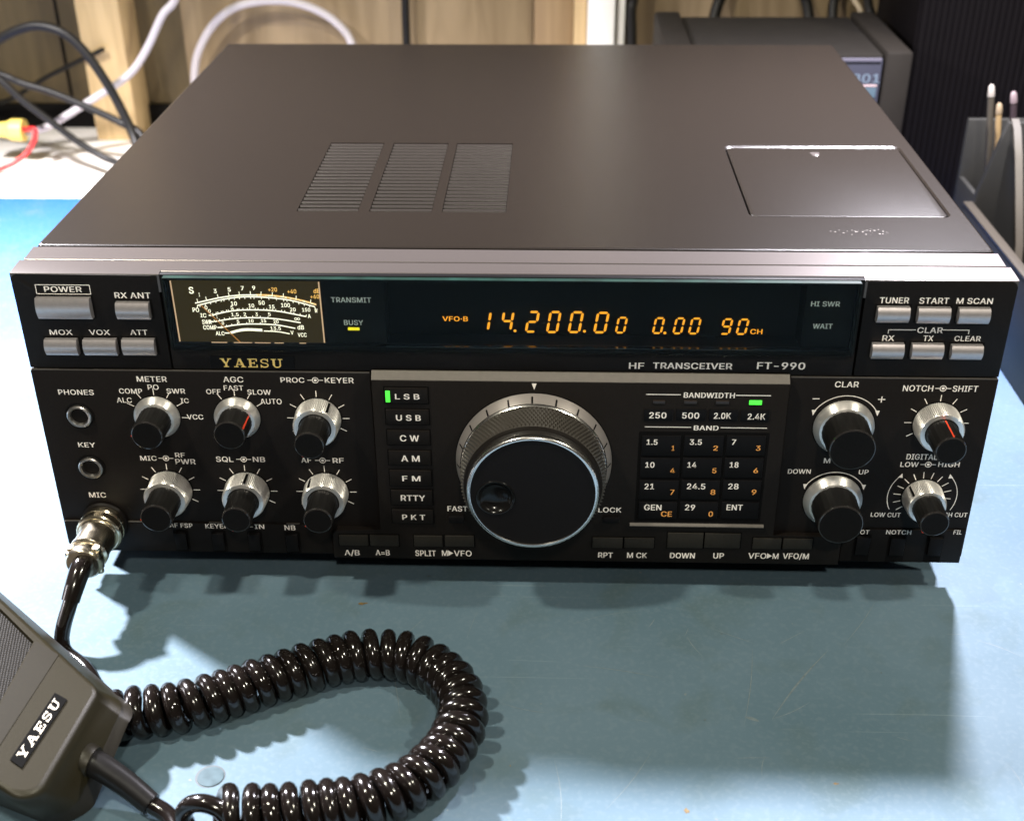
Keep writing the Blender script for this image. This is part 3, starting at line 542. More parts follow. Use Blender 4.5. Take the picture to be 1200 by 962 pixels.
# --- display window
disp = bpy.data.objects.new('display_window', None); COL.objects.link(disp); disp.parent = rig
GZ0, GZ1 = 95.4, 124.9
m = MB(); m.box(DX0+.3, DX1-.3, -.35, 2.1, 123.2, 125.35, KEYM, .1)
m.box(DX0+.3, DX0+2.4, -.35, 2.1, 95.2, 123.2, KEYM); m.box(DX1-2.4, DX1-.3, -.35, 2.1, 95.2, 123.2, KEYM)
m.box(DX0+2.4, DX1-2.4, -.35, 3.0, 95.1, 96.6, KEYM)
m.build('display_bezel', disp)
m = MB(); m.box(DX0+2.4, -46, 2.2, 2.8, 96.6, 123.2, DARK); m.box(109, DX1-2.4, 2.2, 2.8, 96.6, 123.2, DARK)
m.box(-47, 110, 12.2, 13.2, 95.2, 123.2, DARK); m.box(-47, -46, 2.8, 12.2, 96.6, 123.2, DARK); m.box(109, 110, 2.8, 12.2, 96.6, 123.2, DARK); m.box(-46, 109, 3.0, 12.2, 122.6, 123.2, DARK)
m.box(-46, 109, 2.0, 12.2, 95.6, 96.0, DARK); m.box(-46, 109, -.3, 1.5, 96.3, 96.8, mat('ledge_gloss', (.006, .005, .006), .06, spec=.6))
for t in DISP: m.text(*t, 2.1, INK, .03)
m.build('display_back', disp, smooth=0)
m = MB(); m.box(-126.6, 127.4, -3.0, -.5, GZ0, GZ1, GLASS, .12, 1); gp = m.build('glass_pane', disp, smooth=0)
GED = mat('glass_edge_green', (.005, .019, .0145), .4, var=.5, vs=120, spec=.3)
m = MB(); m.box(-126.5, 127.3, -2.95, -.55, GZ1+.02, GZ1+.12, GED); m.box(127.42, 127.5, -2.9, -.55, GZ0+.2, GZ1-.2, GED); m.box(-126.7, -126.62, -2.9, -.55, GZ0+.2, GZ1-.2, GED); m.build('glass_edge', disp, smooth=0)
m = MB()
def seg7(m, ch, x0, x1, z0, z1, y, mt):
    w = .95 if z1-z0 > 8 else .8; sl = .16
    if ch == '1': x0 = x1-5.6
    h = z1-z0; x1b = x1-sl*h; x0b = x0; zm = (z0+z1)/2; g = .22
    def P(x, z): return (x+(z-z0)*sl, y, z)
    def H(z, a, c): m.poly([P(a, z), P(a+w/2, z-w/2), P(c-w/2, z-w/2), P(c, z), P(c-w/2, z+w/2), P(a+w/2, z+w/2)], mt)
    def V(x, a, c): m.poly([P(x, a), P(x+w/2, a+w/2), P(x+w/2, c-w/2), P(x, c), P(x-w/2, c-w/2), P(x-w/2, a+w/2)], mt)
    L, Rr = x0b+w/2, x1b-w/2; B, T = z0+w/2, z1-w/2
    S = {'0': 'abcdef', '1': 'bc', '2': 'abged', '4': 'fgbc', '9': 'abcdfg'}[ch]
    if 'a' in S: H(T, L+g, Rr-g)
    if 'g' in S: H(zm, L+g, Rr-g)
    if 'd' in S: H(B, L+g, Rr-g)
    if 'f' in S: V(L, zm+g, T-g)
    if 'b' in S: V(Rr, zm+g, T-g)
    if 'e' in S: V(L, B+g, zm-g)
    if 'c' in S: V(Rr, B+g, zm-g)
for s in SEG: seg7(m, *s, 11.0, AMBER)
for x, z in DOTS: m.arc(x, z, .3, 0, 360, .6, 11.0, AMBER, 8)
for t in ORANGE: m.text(*t, 11.0, AMBER)
m.build('display_digits', disp, smooth=0)
m = MB(); x0, x1, z0, z1 = BUSY; m.box(x0, x1, 1.5, 2.1, z0, z1, LEDY); m.build('indicator_lamp', disp, label='lit yellow lamp under the word BUSY')
# --- meter
meter = bpy.data.objects.new('signal_meter', None); COL.objects.link(meter); meter.parent = rig
m = MB(); m.poly([(-125.2, 2.0, 96.9), (-69.4, 2.0, 96.9), (-69.4, 2.0, 122.9), (-125.2, 2.0, 122.9)], METB)
YM = 1.9
for t, x, z, h in METERT:
    w = {1: .75, 2: 1.55, 3: 2.25, 4: 3.2}[len(t)]*h*.95
    if t == '\u221e': m.arc(x-.55, z, .45, 0, 360, .25, YM, METW, 10); m.arc(x+.5, z, .45, 0, 360, .25, YM, METW, 10); continue
    if t == '1': w = h*.3
    col = METO if t in ('+20', '+40', 'dB', '+60') and z > 115 else METW
    m.text(t, x-w/2, x+w/2, z-h*.53, z+h*.53, YM, col, .03)
def pline(m, P, w, mt, n=10):
    S = spline([(x, 0, z) for x, z in P], n); Lp = [(v.x, v.z) for v in S]
    for k in range(len(Lp)-1):
        (xa, za), (xb, zb) = Lp[k], Lp[k+1]; m.poly([(xa, YM, za-w/2), (xb, YM, zb-w/2), (xb, YM, zb+w/2), (xa, YM, za+w/2)], mt)
    return Lp
A1 = pline(m, MARC['main'], .5, METW); A2 = pline(m, MARC['main2'], .5, METW)
pline(m, [(-93.6, 116.52), (-88, 116.35), (-82.32, 115.6), (-76.5, 114.35), (-71.47, 112.8)], .75, METO)
A3 = pline(m, MARC['ic'], .5, METW); A4 = pline(m, MARC['swr'], .5, METW); A5 = pline(m, MARC['comp'], .5, METW)
pline(m, MARC['alc'], 1.1, METW); pline(m, MARC['alc2'], .45, METW)
def tk(A, fr, l, s=1):
    for f in fr:
        x, z = A[min(len(A)-1, int(f*(len(A)-1)))]; m.bar((x, z), (x-(.25 if f < .4 else -.25)*l*.6*(1 if abs(f-.45) > .1 else 0), z+l*s), .26, YM-.02, METW)
tk(A1, (.04, .12, .21, .32, .42, .52, .58, .66, .74, .84, .95), 1.5); tk(A2, [i/22 for i in range(23)], .9, -1); tk(A3, [i/26 for i in range(27)], .8); tk(A4, [i/13 for i in range(10)], .8); tk(A5, [.0, .1, .2, .3, .45, .6, .75], .7)
for x, t in ((-110.9, 108), (-111.2, 105.4), (-108.2, 103), (-105.8, 100.7)): m.bar((x-1.5, t), (x+.4, t), .5, YM-.02, METW)
m.build('meter_face', meter, smooth=0)
m = MB()
for a, c in (((-124.7, 122.4), (-124.5, 97.4)), ((-69.7, 122.4), (-69.5, 97.4))): m.bar(a, c, .5, 1.0, METF)
for a, c in ((-112.5, -106.5), (-104, -97), (-96, -90), (-88.5, -85), (-79, -76.5)): m.bar((a, 97.15), (c, 97.15), .35, 1.0, METF)  # highlight fragments along the bottom edge, drawn as glowing dashes
m.build('meter_frame', meter, smooth=0)
m = MB(); a, c = MARC['needle']; m.bar(a, c, .42, 1.2, METN); m.build('meter_needle', meter, smooth=0)
# --- maker's badge
m = MB(); x0, x1, z0, z1 = -114.0, -81.5, 86.5, 92.0; m.plate(rrect(x0, x1, z0, z1, .2, 2), -.25, .4, KEYM, .15)
def slab(m, word, fn, mt):
    st, w = slab_word(word)
    for k, q in enumerate(st): m.poly([fn(x/w, y_, k) for x, y_ in q], mt)
slab(m, 'YAESU', lambda u, v, k: (-109.96+u*23.97, -.36-.004*k, 87.15+v*3.75), GOLD)
m.build('brand_badge', rig, smooth=0)
# --- knobs
def knob(nm, parent, cx, cz, skirt, flute=0, capr=6.2, L=15.5, ptr=None, notch=None, capL0=None, label=None):
    o = bpy.data.objects.new(nm, None); COL.objects.link(o); o.parent = parent
    if label: o['label'] = label
    n = 160 if flute else 64
    mod = (lambda k, r: -.2 if k % 2 else 0.) if flute else None
    ys = skirt[-1][0]
    m = MB(); m.lathe(cx, cz, skirt[:-1], ALU, n, cap=False, mod=mod); m.lathe(cx, cz, [skirt[-2], skirt[-1]], ALU, n, cap=False)
    m.lathe(cx, cz, [(-.75, skirt[0][1]+.5), (-.76, skirt[0][1]-.5)], DARK, 48, cap=False)
    if notch is not None:
        a = math.radians(notch); r = skirt[2][1]-.05; d = Vector((math.cos(a), 0, -math.sin(a)))*.42
        c = Vector((cx+r*math.sin(a), 0, cz+r*math.cos(a))); e = Vector((math.sin(a), 0, math.cos(a)))*.14
        y0, y1 = skirt[1][0]-1.0, skirt[-2][0]+.6
        m.loft([[c-d+e+Vector((0, y0, 0)), c+d+e+Vector((0, y0, 0)), c+d-e*3+Vector((0, y0, 0)), c-d-e*3+Vector((0, y0, 0))],
                [c-d+e+Vector((0, y1, 0)), c+d+e+Vector((0, y1, 0)), c+d-e*3+Vector((0, y1, 0)), c-d-e*3+Vector((0, y1, 0))]], DARK, True, True)
    m.build('knob_skirt', o, smooth=40)
    m = MB(); md = (lambda k, r: -.09 if (k//2) % 2 else 0.)
    m.lathe(cx, cz, [(ys+.4, capr+.1), (ys-.3, capr+.1), (ys-.5, capr), (-L+.7, capr-.15)], KBLK, 96, cap=False, mod=md)
    m.lathe(cx, cz, [(-L+.7, capr-.2), (-L+.2, capr-.35), (-L, capr-.75)], KGLO, 64, cap=False); m.lathe(cx, cz, [(-L, capr-.75), (-L+.03, capr-1.3)], KFACE, 64)
    if ptr is not None:
        a = math.radians(ptr); s_, c_ = math.sin(a), math.cos(a)
        def R(rad, off, y): return (cx+rad*s_+off*c_, y, cz+rad*c_-off*s_)
        m.loft([[R(capr-.5, -.28, y), R(capr+.06, -.28, y), R(capr+.06, .28, y), R(capr-.5, .28, y)] for y in (ys-.4, -L+.6)], RED, True, True)
        m.poly([R(capr-.9, -.28, -L-.03), R(capr-.9, .28, -L-.03), R(capr*.35, .28, -L+.01), R(capr*.35, -.28, -L+.01)], RED) if False else None
    m.build('knob_cap', o, smooth=40)
    return o
def flat_sk(r): return [(-.7, r), (-2.0, r), (-3.6, r-1.4), (-3.7, r-2.4)]
def tall_sk(r, L): return [(-.9, r), (-1.2, r+.05), (-1.6, r+.1), (-L+.7, r-.35), (-L, r-.9), (-L+.15, r-2.6)]
knob('rotary_knob', rig, *KN['meter'], [(-.7, 9.), (-1.6, 9.), (-1.7, 9.), (-4.2, 7.4), (-4.3, 6.2)], 0, 6.3, 15.5, -95)
knob('rotary_knob', rig, *KN['agc'], [(-.7, 9.), (-1.6, 9.), (-1.7, 9.), (-4.2, 7.4), (-4.3, 6.2)], 0, 6.3, 14.8, 62)
knob('dual_knob', rig, *KN['proc'], tall_sk(9., 9.), 1, 5.95, 21.5, -150, 35)
knob('dual_knob', rig, *KN['mic'], tall_sk(9., 9.), 1, 6.4, 21.5, -100, -48)
knob('dual_knob', rig, *KN['sql'], tall_sk(9., 9.), 1, 5.95, 21.5, -160, 8)
knob('dual_knob', rig, *KN['af'], tall_sk(9., 9.), 1, 5.95, 21.5, -120, -38)
knob('dual_knob', rig, *KN['notch'], tall_sk(9., 9.), 1, 5.95, 21.5, 2, None)
knob('dual_knob', rig, *KN['dig'], tall_sk(8.0, 9.), 1, 5.8, 20., -140, -48)
big_sk = [(-.7, 11.6), (-1.8, 11.6), (-1.9, 11.6), (-4.6, 9.8), (-4.7, 8.8)]
knob('rotary_knob', rig, *KN['clar'], big_sk, 0, 8.9, 18.0)
knob('rotary_knob', rig, *KN['mch'], big_sk, 0, 8.9, 18.0)
# --- tuning dial
DCX, DCZ = 9.65, 48.5
dial = bpy.data.objects.new('tuning_dial', None); COL.objects.link(dial); dial.parent = blk
m = MB(); m.lathe(DCX, DCZ, [(-3.0, 30.9), (-3.5, 30.9), (-3.55, 30.3)], DARK, 96, cap=False)
m.lathe(DCX, DCZ, [(-3.6, 30.4), (-4.2, 30.5), (-8.4, 28.6)], SCALE, 128, cap=False)
m.lathe(DCX, DCZ, [(-8.4, 28.6), (-9.0, 28.5), (-9.5, 28.0), (-9.5, 26.5)], RIM, 128, cap=False)
for k in range(20):
    a = 2*math.pi*k/20-.02; s_, c_ = math.sin(a), math.cos(a)
    def R(r, o, y): return (DCX+r*s_+o*c_, y, DCZ+r*c_-o*s_)
    m.poly([R(30.05, -.36, -5.4), R(30.05, .36, -5.4), R(28.68, .36, -8.4), R(28.68, -.36, -8.4)], DARK)
m.build('scale_ring', dial, smooth=40)
m = MB(); nu, nv = 112, 8; i = m.mi(RUBBER)
def gy(v): return -9.4-v*11.8
G = [[m.bm.verts.new((DCX+(27.2-.9*v/nv)*math.cos(2*math.pi*(k+.5*v)/nu), gy(v/nv), DCZ+(27.2-.9*v/nv)*math.sin(2*math.pi*(k+.5*v)/nu))) for k in range(nu)] for v in range(nv+1)]
for v in range(nv):
    for k in range(nu):
        q = (G[v][k], G[v][(k+1) % nu], G[v+1][(k+1) % nu], G[v+1][k]); cc = sum((w.co for w in q), Vector())/4; d = Vector((cc.x-DCX, 0, cc.z-DCZ)).normalized()
        t = m.bm.verts.new(cc+d*1.35)
        for j in range(4): f = m.bm.faces.new((q[j], q[(j+1) % 4], t)); f.material_index = i
m.lathe(DCX, DCZ, [(-21.1, 26.3), (-21.4, 26.4), (-22.4, 26.0), (-22.7, 25.3), (-23.2, 24.9)], BLOCK, 96, cap=False)
m.build('rubber_grip', dial, smooth=20)
m = MB(); m.lathe(DCX, DCZ, [(-23.2, 24.9), (-25.6, 25.1), (-26.6, 24.8), (-27.0, 24.1), (-26.9, 23.6), (-26.2, 23.4)], RIM, 128, cap=False)
m.build('dial_rim', dial, smooth=50)
# face with its finger dimple modelled as a bowl
DFM = mat('dial_face_black', (.0065, .0054, .0056), .5, spec=.12, var=.1, vs=700)
m = MB(); i = m.mi(DFM); px, pz, pr = DCX-14.0, DCZ-2.2, 7.6
c0 = [(DCX+23.4*math.cos(2*math.pi*k/64), -26.3, DCZ+23.4*math.sin(2*math.pi*k/64)) for k in range(64)]
prof = [(.0, -1.0, 9.), (.0, -.35, 8.), (-.0, 0., 7.4)]
r0 = [m.bm.verts.new(p) for p in c0]; rd = [m.bm.verts.new((px+pr*math.cos(2*math.pi*k/40), -26.3, pz+pr*math.sin(2*math.pi*k/40))) for k in range(40)]
es = [m.bm.edges.new((L[k], L[(k+1) % len(L)])) for L in (r0, rd) for k in range(len(L))]
bmesh.ops.triangle_fill(m.bm, edges=es, use_beauty=True, normal=(0, -1, 0))
m.build('dial_face', dial, smooth=0)
m = MB(); m.lathe(px, pz, [(-26.2, pr+.05), (-26.75, pr-.25), (-26.7, pr-.8), (-25.9, pr-1.3), (-24.9, pr-2.2), (-24.2, pr-3.4), (-23.9, pr-5.2), (-23.8, .4)], mat('dimple_gloss', (.006, .0055, .0055), .16, spec=.3), 48)
m.build('finger_dimple', dial, smooth=60)
# --- jacks
JACK = mat('jack_ring', (.55, .52, .50), .30, 1.)
for k in ('phones', 'key'):
    cx, cz = KN[k]; m = MB(); m.lathe(cx, cz, [(-.4, 5.9), (-.75, 5.8), (-.78, 4.9)], DARK, 40, cap=False)
    m.lathe(cx, cz, [(-.4, 4.9), (-1.7, 4.8), (-2.0, 4.4), (-1.9, 3.7), (-1.2, 3.4), (4, 3.3)], JACK, 40, cap=False); m.lathe(cx, cz, [(3.0, 3.35), (3.01, .1)], DARK, 24)
    m.build('jack_socket', rig, smooth=40)
JX, JZ = -166.5, 14.8
m = MB(); m.lathe(JX, JZ, [(-1.2, 9.6), (-1.7, 9.5), (-2.2, 9.0), (-2.3, 7.5)], PANEL, 40, cap=False); m.lathe(JX, JZ, [(-1.6, 8.4), (-4.2, 8.3), (-4.8, 7.6), (-4.7, 5)], NICKEL, 48)
m.build('microphone_jack', rig, smooth=40)
# --- feet
for x in (-140, 140):
    for y in (40, 300):
        m = MB(); vlathe(m, x, y, [(-.9, 11), (-12, 9.5), (-13.4, 9), (-14, 8)], DARK, 24); m.build('rubber_foot', rig, smooth=40)

# ================================================================== hand microphone with its coiled cord
mic = thing('hand_microphone', 'grey hand microphone with black coiled cord plugged into the radio front', 'microphone', (-150, -100, -14))
MICM = mat('mic_paint', (.0160, .0126, .0040), .42, .2, var=.10, vs=1500, bump=.12, bs=2500)
MICB = mat('mic_back', (.018, .015, .011), .45, var=.1, vs=800, bump=.1, bs=2500)
MICD = mat('mic_band', (.0125, .0098, .0038), .45, .2, var=.1, vs=800)
CORD = mat('cord_black', (.0065, .0048, .0043), .15, bump=.03, bs=500, rvar=.06, vs=150, coat=.2)
PN = Vector((.3252, -.1426, .9348)); PA = Vector((-138.2, -98.3, 14))
def pz_(x, y): return PA.z-((x-PA.x)*PN.x+(y-PA.y)*PN.y)/PN.z
TOPC = [(-137.4, -98.6), (-144.4, -146.4), (-214, -119), (-215, -49)]
BASC = [(-126.2, -98.2, 3), (-139.5, -137.5, -13), (-232, -100, -13.2), (-246, 12, -3)]
def rpoly(P, r, n=7):
    out = []; N_ = len(P)
    for k in range(N_):
        p = Vector(P[k][:2]); a = Vector(P[k-1][:2])-p; c = Vector(P[(k+1) % N_][:2])-p; rr_ = r[k]
        an = a.normalized(); cn = c.normalized(); half = an.angle(cn)/2; d = rr_/math.tan(half); bis = (an+cn).normalized(); ctr = p+bis*(rr_/math.sin(half))
        s0 = p+an*d-ctr; s1 = p+cn*d-ctr; a0 = math.atan2(s0.y, s0.x); a1 = math.atan2(s1.y, s1.x)
        da = (a1-a0+math.pi) % (2*math.pi)-math.pi
        for j in range(n+1):
            q = a0+da*j/n; out.append((ctr.x+rr_*math.cos(q), ctr.y+rr_*math.sin(q)))
        # subdivide the long side so that lofts stay even
        nx = Vector(P[(k+1) % N_][:2])
    return out
def grow(P, d):
    c = sum((Vector(p) for p in P), Vector((0, 0)))/len(P); out = []
    for k, p in enumerate(P):
        a = (Vector(P[k-1])-Vector(p)).normalized(); b2 = (Vector(P[(k+1) % len(P)])-Vector(p)).normalized(); bi = (a+b2).normalized(); s = math.sin(a.angle(b2)/2)
        out.append(Vector(p)-bi*d/s)
    return [tuple(o) for o in out]
def toploop(d, dz, r): return [(x, y, pz_(x, y)+dz) for x, y in rpoly(grow(TOPC, d), r)]
bz = {}
def basloop(d, dz):
    P = grow([p[:2] for p in BASC], d); Z = [p[2] for p in BASC]; L = rpoly(P, [9, 12, 14, 14]); out = []
    n1 = len(L)//4
    for k, (x, y) in enumerate(L): out.append((x, y, Z[k//n1]+dz))
    return out
T0 = toploop(-1.6, 0, [4, 6, 12, 12]); T1 = toploop(-.7, -.25, [4.5, 6.5, 12, 12]); T2 = toploop(.1, -.95, [5, 7, 13, 13]); T3 = toploop(.6, -2.4, [5.5, 8, 13, 13])
BL = basloop(0, 0)
def lerp(A, B_, t, bul=0): return [tuple(Vector(a)*(1-t)+Vector(c)*t+(Vector(a)-Vector((-185, -60, 0))).normalized()*bul*Vector((1, 1, 0)).length*0) for a, c in zip(A, B_)]
MIDL = lerp(T3, BL, .66)
m = MB(); m.loft([MIDL, lerp(T3, BL, .35), T3, T2, T1, T0], MICM, False, False)
# top plate with a recess cut for the grille
i = m.mi(MICM); tv = [m.bm.verts.new(p) for p in T0]
def onp(x, y, dz): return (x, y, pz_(x, y)+dz)
def uv(u, v): # u along the badge line (towards the far side), v towards the grille end
    e1 = Vector((.168, .986)); e2 = Vector((-.986, .168)); o = Vector((-140.9, -122.5)); p = o+e1*u+e2*v; return p.x, p.y
GR = [(-166.4, -130.2), (-162.8, -86.8), (-177.4, -76.8), (-206, -58), (-206, -113)]
gv = [m.bm.verts.new(onp(x, y, 0)) for x, y in GR]
es = [m.bm.edges.new((L[k], L[(k+1) % len(L)])) for L in (tv, gv) for k in range(len(L))]
bmesh.ops.triangle_fill(m.bm, edges=es, use_beauty=True, normal=PN)
gc = Vector((-184, -93)); g2 = [m.bm.verts.new(onp(*(gc+(Vector(p)-gc)*.975), -1.6)) for p in GR]
for k in range(5): m.bm.faces.new((gv[k], gv[(k+1) % 5], g2[(k+1) % 5], g2[k]))
# raised lip lines either side of the band
fs = m.build('front_shell', mic, smooth=40)
m = MB(); B2 = lerp(MIDL, BL, .04); cen = Vector((-185, -75, -8))
def shrink(L, f): return [tuple(cen+(Vector(p)-cen)*f) for p in L]
m.loft([shrink(MIDL, .992), shrink(B2, .992), lerp(MIDL, BL, .6), BL, shrink([(x, y, z-.3) for x, y, z in BL], .97)], MICB, False, False)
f = m.bm.faces.new([m.bm.verts.new(tuple(p)) for p in shrink([(x, y, z-.3) for x, y, z in BL], .97)]); f.material_index = 0
m.build('back_shell', mic, smooth=40)
m = MB(); m.poly([onp(*uv(-21.2, 20.2+2), .05), onp(*uv(-21.2, 28.5+2), .05), onp(*uv(39.5, 27.5), .05), onp(*uv(36.6, 16.0), .05)][::-1], MICD) if False else None
bandp = [(-160.6, -133.6), (-153.8, -89.4), (-162.3, -86.4), (-165.9, -131.6)]
m.loft([[onp(x, y, -.2) for x, y in bandp], [onp(x, y, .12) for x, y in bandp], ], MICD, False, True); m.build('grille_band', mic, smooth=0)
# grille: woven black mesh
GRM = bpy.data.materials.new('grille_mesh'); GRM.use_nodes = True; nt = GRM.node_tree; N = nt.nodes; LK = nt.links.new; b = N['Principled BSDF']
tc = N.new('ShaderNodeTexCoord'); mp = N.new('ShaderNodeMapping'); mp.inputs['Rotation'].default_value = (0, 0, -.17); mp.inputs['Scale'].default_value = (1, 1, 0); LK(tc.outputs['Object'], mp.inputs['Vector'])
vo = N.new('ShaderNodeTexVoronoi'); vo.inputs['Scale'].default_value = 1150; vo.inputs['Randomness'].default_value = .12; LK(mp.outputs[0], vo.inputs['Vector'])
rp = N.new('ShaderNodeValToRGB'); rp.color_ramp.elements[0].position = .30; rp.color_ramp.elements[0].color = (.004, .004, .004, 1); rp.color_ramp.elements[1].position = .5; rp.color_ramp.elements[1].color = (.016, .0135, .010, 1)
LK(vo.outputs['Distance'], rp.inputs[0]); LK(rp.outputs[0], b.inputs['Base Color']); b.inputs['Roughness'].default_value = .5; b.inputs['Specular IOR Level'].default_value = .15
bp = N.new('ShaderNodeBump'); bp.inputs['Strength'].default_value = .35; bp.inputs['Distance'].default_value = .0006; LK(vo.outputs['Distance'], bp.inputs['Height']); LK(bp.outputs[0], b.inputs['Normal'])
m = MB(); m.poly([onp(*(gc+(Vector(p)-gc)*.99), -1.3) for p in GR], GRM); m.build('grille', mic, smooth=0)
m = MB(); bc = [(-155.3, -132.8), (-150.3, -104.7), (-146.0, -106.0), (-151.2, -134.6)]
m.loft([[onp(x, y, -.1) for x, y in bc], [onp(x, y, .35) for x, y in bc]], mat('badge_black', (.004, .004, .004), .7, spec=.04), False, True)
o_, ex, ey = Vector(bc[3]), Vector(bc[2])-Vector(bc[3]), Vector(bc[0])-Vector(bc[3])
def bf(u, v, k): p = o_+ex*(.08+u*.84)+ey*(.2+v*.6); return onp(p.x, p.y, .40+.004*k)
slab(m, 'YAESU', bf, mat('badge_cream', (.80, .74, .62), .5)); m.build('brand_badge', mic, smooth=0)
# strain relief
SR = spline([(-141.5, -117.5, .5), (-134, -119.5, -.5), (-124, -123.5, -4.5), (-114.5, -128.5, -8.6)], 6); n_ = len(SR)
m = MB(); m.tube([(-140, -117.9, .4), (-137.0, -118.7, .1), (-135.4, -119.1, -.2)], [6.2, 6.2, 5.6], MICD, 24); m.tube(SR, [5.0-1.2*k/(n_-1) for k in range(n_)], KBLK, 20)
m.build('strain_relief', mic, smooth=40)
# coiled cord: straight lead, coil along a path on the mat, straight tail to the plug
PATH = spline([(-85.5, -134.6, -5), (-78, -134.6, -5), (-69.9, -134.0, -5), (-45.4, -129.8, -5), (-29.4, -121.4, -5), (-18.2, -105.7, -5), (-14.0, -86.5, -5), (-20.8, -69.5, -5), (-36.2, -58.2, -5), (-55.6, -57.6, -5), (-76.5, -66.2, -5), (-96.2, -77.0, -5), (-114, -86.0, -5), (-126, -89.0, -5), (-137, -90.5, -5.5)], 24)
S_ = [0.]
for a, c in zip(PATH, PATH[1:]): S_.append(S_[-1]+(c-a).length)
def at(s):
    s = max(0, min(S_[-1]-1e-6, s)); k = max(j for j in range(len(S_)) if S_[j] <= s); t = (s-S_[k])/(S_[k+1]-S_[k]); return PATH[k].lerp(PATH[k+1], t), (PATH[k+1]-PATH[k]).normalized()
LEN = S_[-1]; PITCHC = 6.25; turns = LEN/PITCHC; PER = 26; CR = 6.7; TR = 2.95; hel = []
NT = int(turns*PER)
for k in range(NT+1):
    s = LEN*k/NT; s = s+.7*math.sin(s*.11)*math.sin(s*.037)+.3*math.sin(s*.29); p, t = at(s); u = Vector((0, 0, 1)); v = t.cross(u).normalized(); a = 2*math.pi*k/PER
    wob = 1+.03*math.sin(k*.013)+.02*math.sin(k*.071); hel.append(p+(u*math.cos(a)+v*math.sin(a))*CR*wob)
ringp = []                                     # the first turn hangs open, facing the near edge of the mat
for k in range(-44, 1):
    a = math.radians(k*10.5); t = a/(2*math.pi); th = math.radians(min(72, -t*80)); ax = Vector((math.cos(th), math.sin(th), 0)); v = ax.cross(Vector((0, 0, 1)))
    c = hel[0]-Vector((0, 0, CR))+Vector((7.6*t, -3.2*max(0, -t-.25), 0)); ringp.append(c+Vector((0, 0, 1))*math.cos(a)*CR+v*math.sin(a)*CR)
lead = spline([SR[-1]+Vector((-3, 1.3, 1)), SR[-1], SR[-1]+Vector((8, -5, -1.5)), (-98, -149, -11.2), (-90, -160, -11.2), (-98, -163, -11), (-104, -154, -10.5), ringp[0]+Vector((.8, -2.5, -3.5)), ringp[0]], 8)[:-1]+ringp
tail = spline([hel[-1], (-144, -86, -9), (-150, -74, -11.4), (-160, -60, -11.6), (-170, -52, -11), (-172.2, -49, -8), (-171.4, -46.5, -2.5), (-169.3, -43, 4.0), (-167.6, -38.5, 9.5)], 8)
m = MB(); m.tube(lead[:-1]+hel+tail[1:], TR, CORD, 12); m.build('coiled_cord', mic, smooth=60)
plug = bpy.data.objects.new('cord_plug', None); COL.objects.link(plug); plug.parent = mic
m = MB(); m.lathe(JX, JZ, [(-4.6, 7.4), (-5.0, 8.8), (-6.0, 9.2), (-6.2, 9.0), (-9.6, 9.2), (-10.0, 8.8), (-10.3, 8.2), (-10.4, 7.6)], NICKEL, 60, cap=False, mod=lambda k, r: -.14 if (k % 2 and r > 8.55) else 0)
m.lathe(JX, JZ, [(-10.2, 8.0), (-11, 8.0), (-11.4, 7.5), (-20.5, 7.2), (-21.0, 7.7), (-23.2, 7.7), (-23.8, 7.0), (-24.1, 6.2)], NICKEL, 48, cap=False)
m.build('plug_collar', plug, smooth=40)
m = MB(); m.lathe(JX, JZ-.3, [(-23.9, 6.4), (-25.0, 7.2), (-28.8, 7.2), (-29.8, 6.4), (-30.0, 3.0)], NICKEL, 32)
for s in (-1, 1):
    m.tube([(JX+s*5.2, -26.2, JZ+4.4), (JX+s*5.2, -26.4, JZ+6.0)], 1.5, NICKEL, 12); m.tube([(JX+s*5.4, -27., JZ-4.4), (JX+s*5.3, -27.0, JZ-5.6)], 1.5, NICKEL, 12)
    m.box(JX+s*5.2-1.6, JX+s*5.2+1.6, -28.8, -24.8, JZ-4.5, JZ+4.5, NICKEL, .6)
m.build('cable_clamp', plug, smooth=40)
m = MB(); bt = spline([(JX, -28.5, JZ-.2), (-166.7, -32.5, 14.0), (-167.5, -37.5, 10.8), (-168.8, -41.8, 6.0)], 6); m.tube(bt, [4.4-.9*k/(len(bt)-1) for k in range(len(bt))], CORD, 20)
m.build('cable_boot', plug, smooth=50)

# ================================================================== things behind and beside the radio
def board(name, label, x0, x1, y0, y1, z0, z1, mt, cat, bev=1., group=None):
    m = MB(); m.box(x0, x1, y0, y1, z0, z1, mt, bev); return tag(m.build(name, org=((x0+x1)/2, (y0+y1)/2, z0), smooth=30), label, cat, group)
board('wood_post', 'upright pale pine post standing on the white bench at left', -370, -334.5, 600, 641, -16, 480, PINE, 'post')
board('plywood_panel', 'pale plywood panel with streaky grain on the wall behind the radio', -293, -2, 628, 641, -16, 172, PLYM, 'panel', .5)
board('wood_board', 'brown board beside the white upright behind the radio', -1, 31, 622, 641, -16, 172, BROWNW, 'board')
board('wood_strip', 'narrow pine strip between the brown board and white upright', 31.5, 42, 612, 641, -16, 480, PINE, 'strip')
board('white_upright', 'bright white painted upright behind the radio', 42.5, 64, 600, 641, -16, 480, WHITEP, 'post', 1.5)
board('conduit', 'slim white conduit strip next to the white upright', 66.5, 72.5, 608, 620, -16, 480, WHITEP, 'conduit', 2.)
board('tan_panel', 'tan wooden panel on the wall above the power meter', 81, 330, 632, 641, -16, 172, PLYM, 'panel', .5)

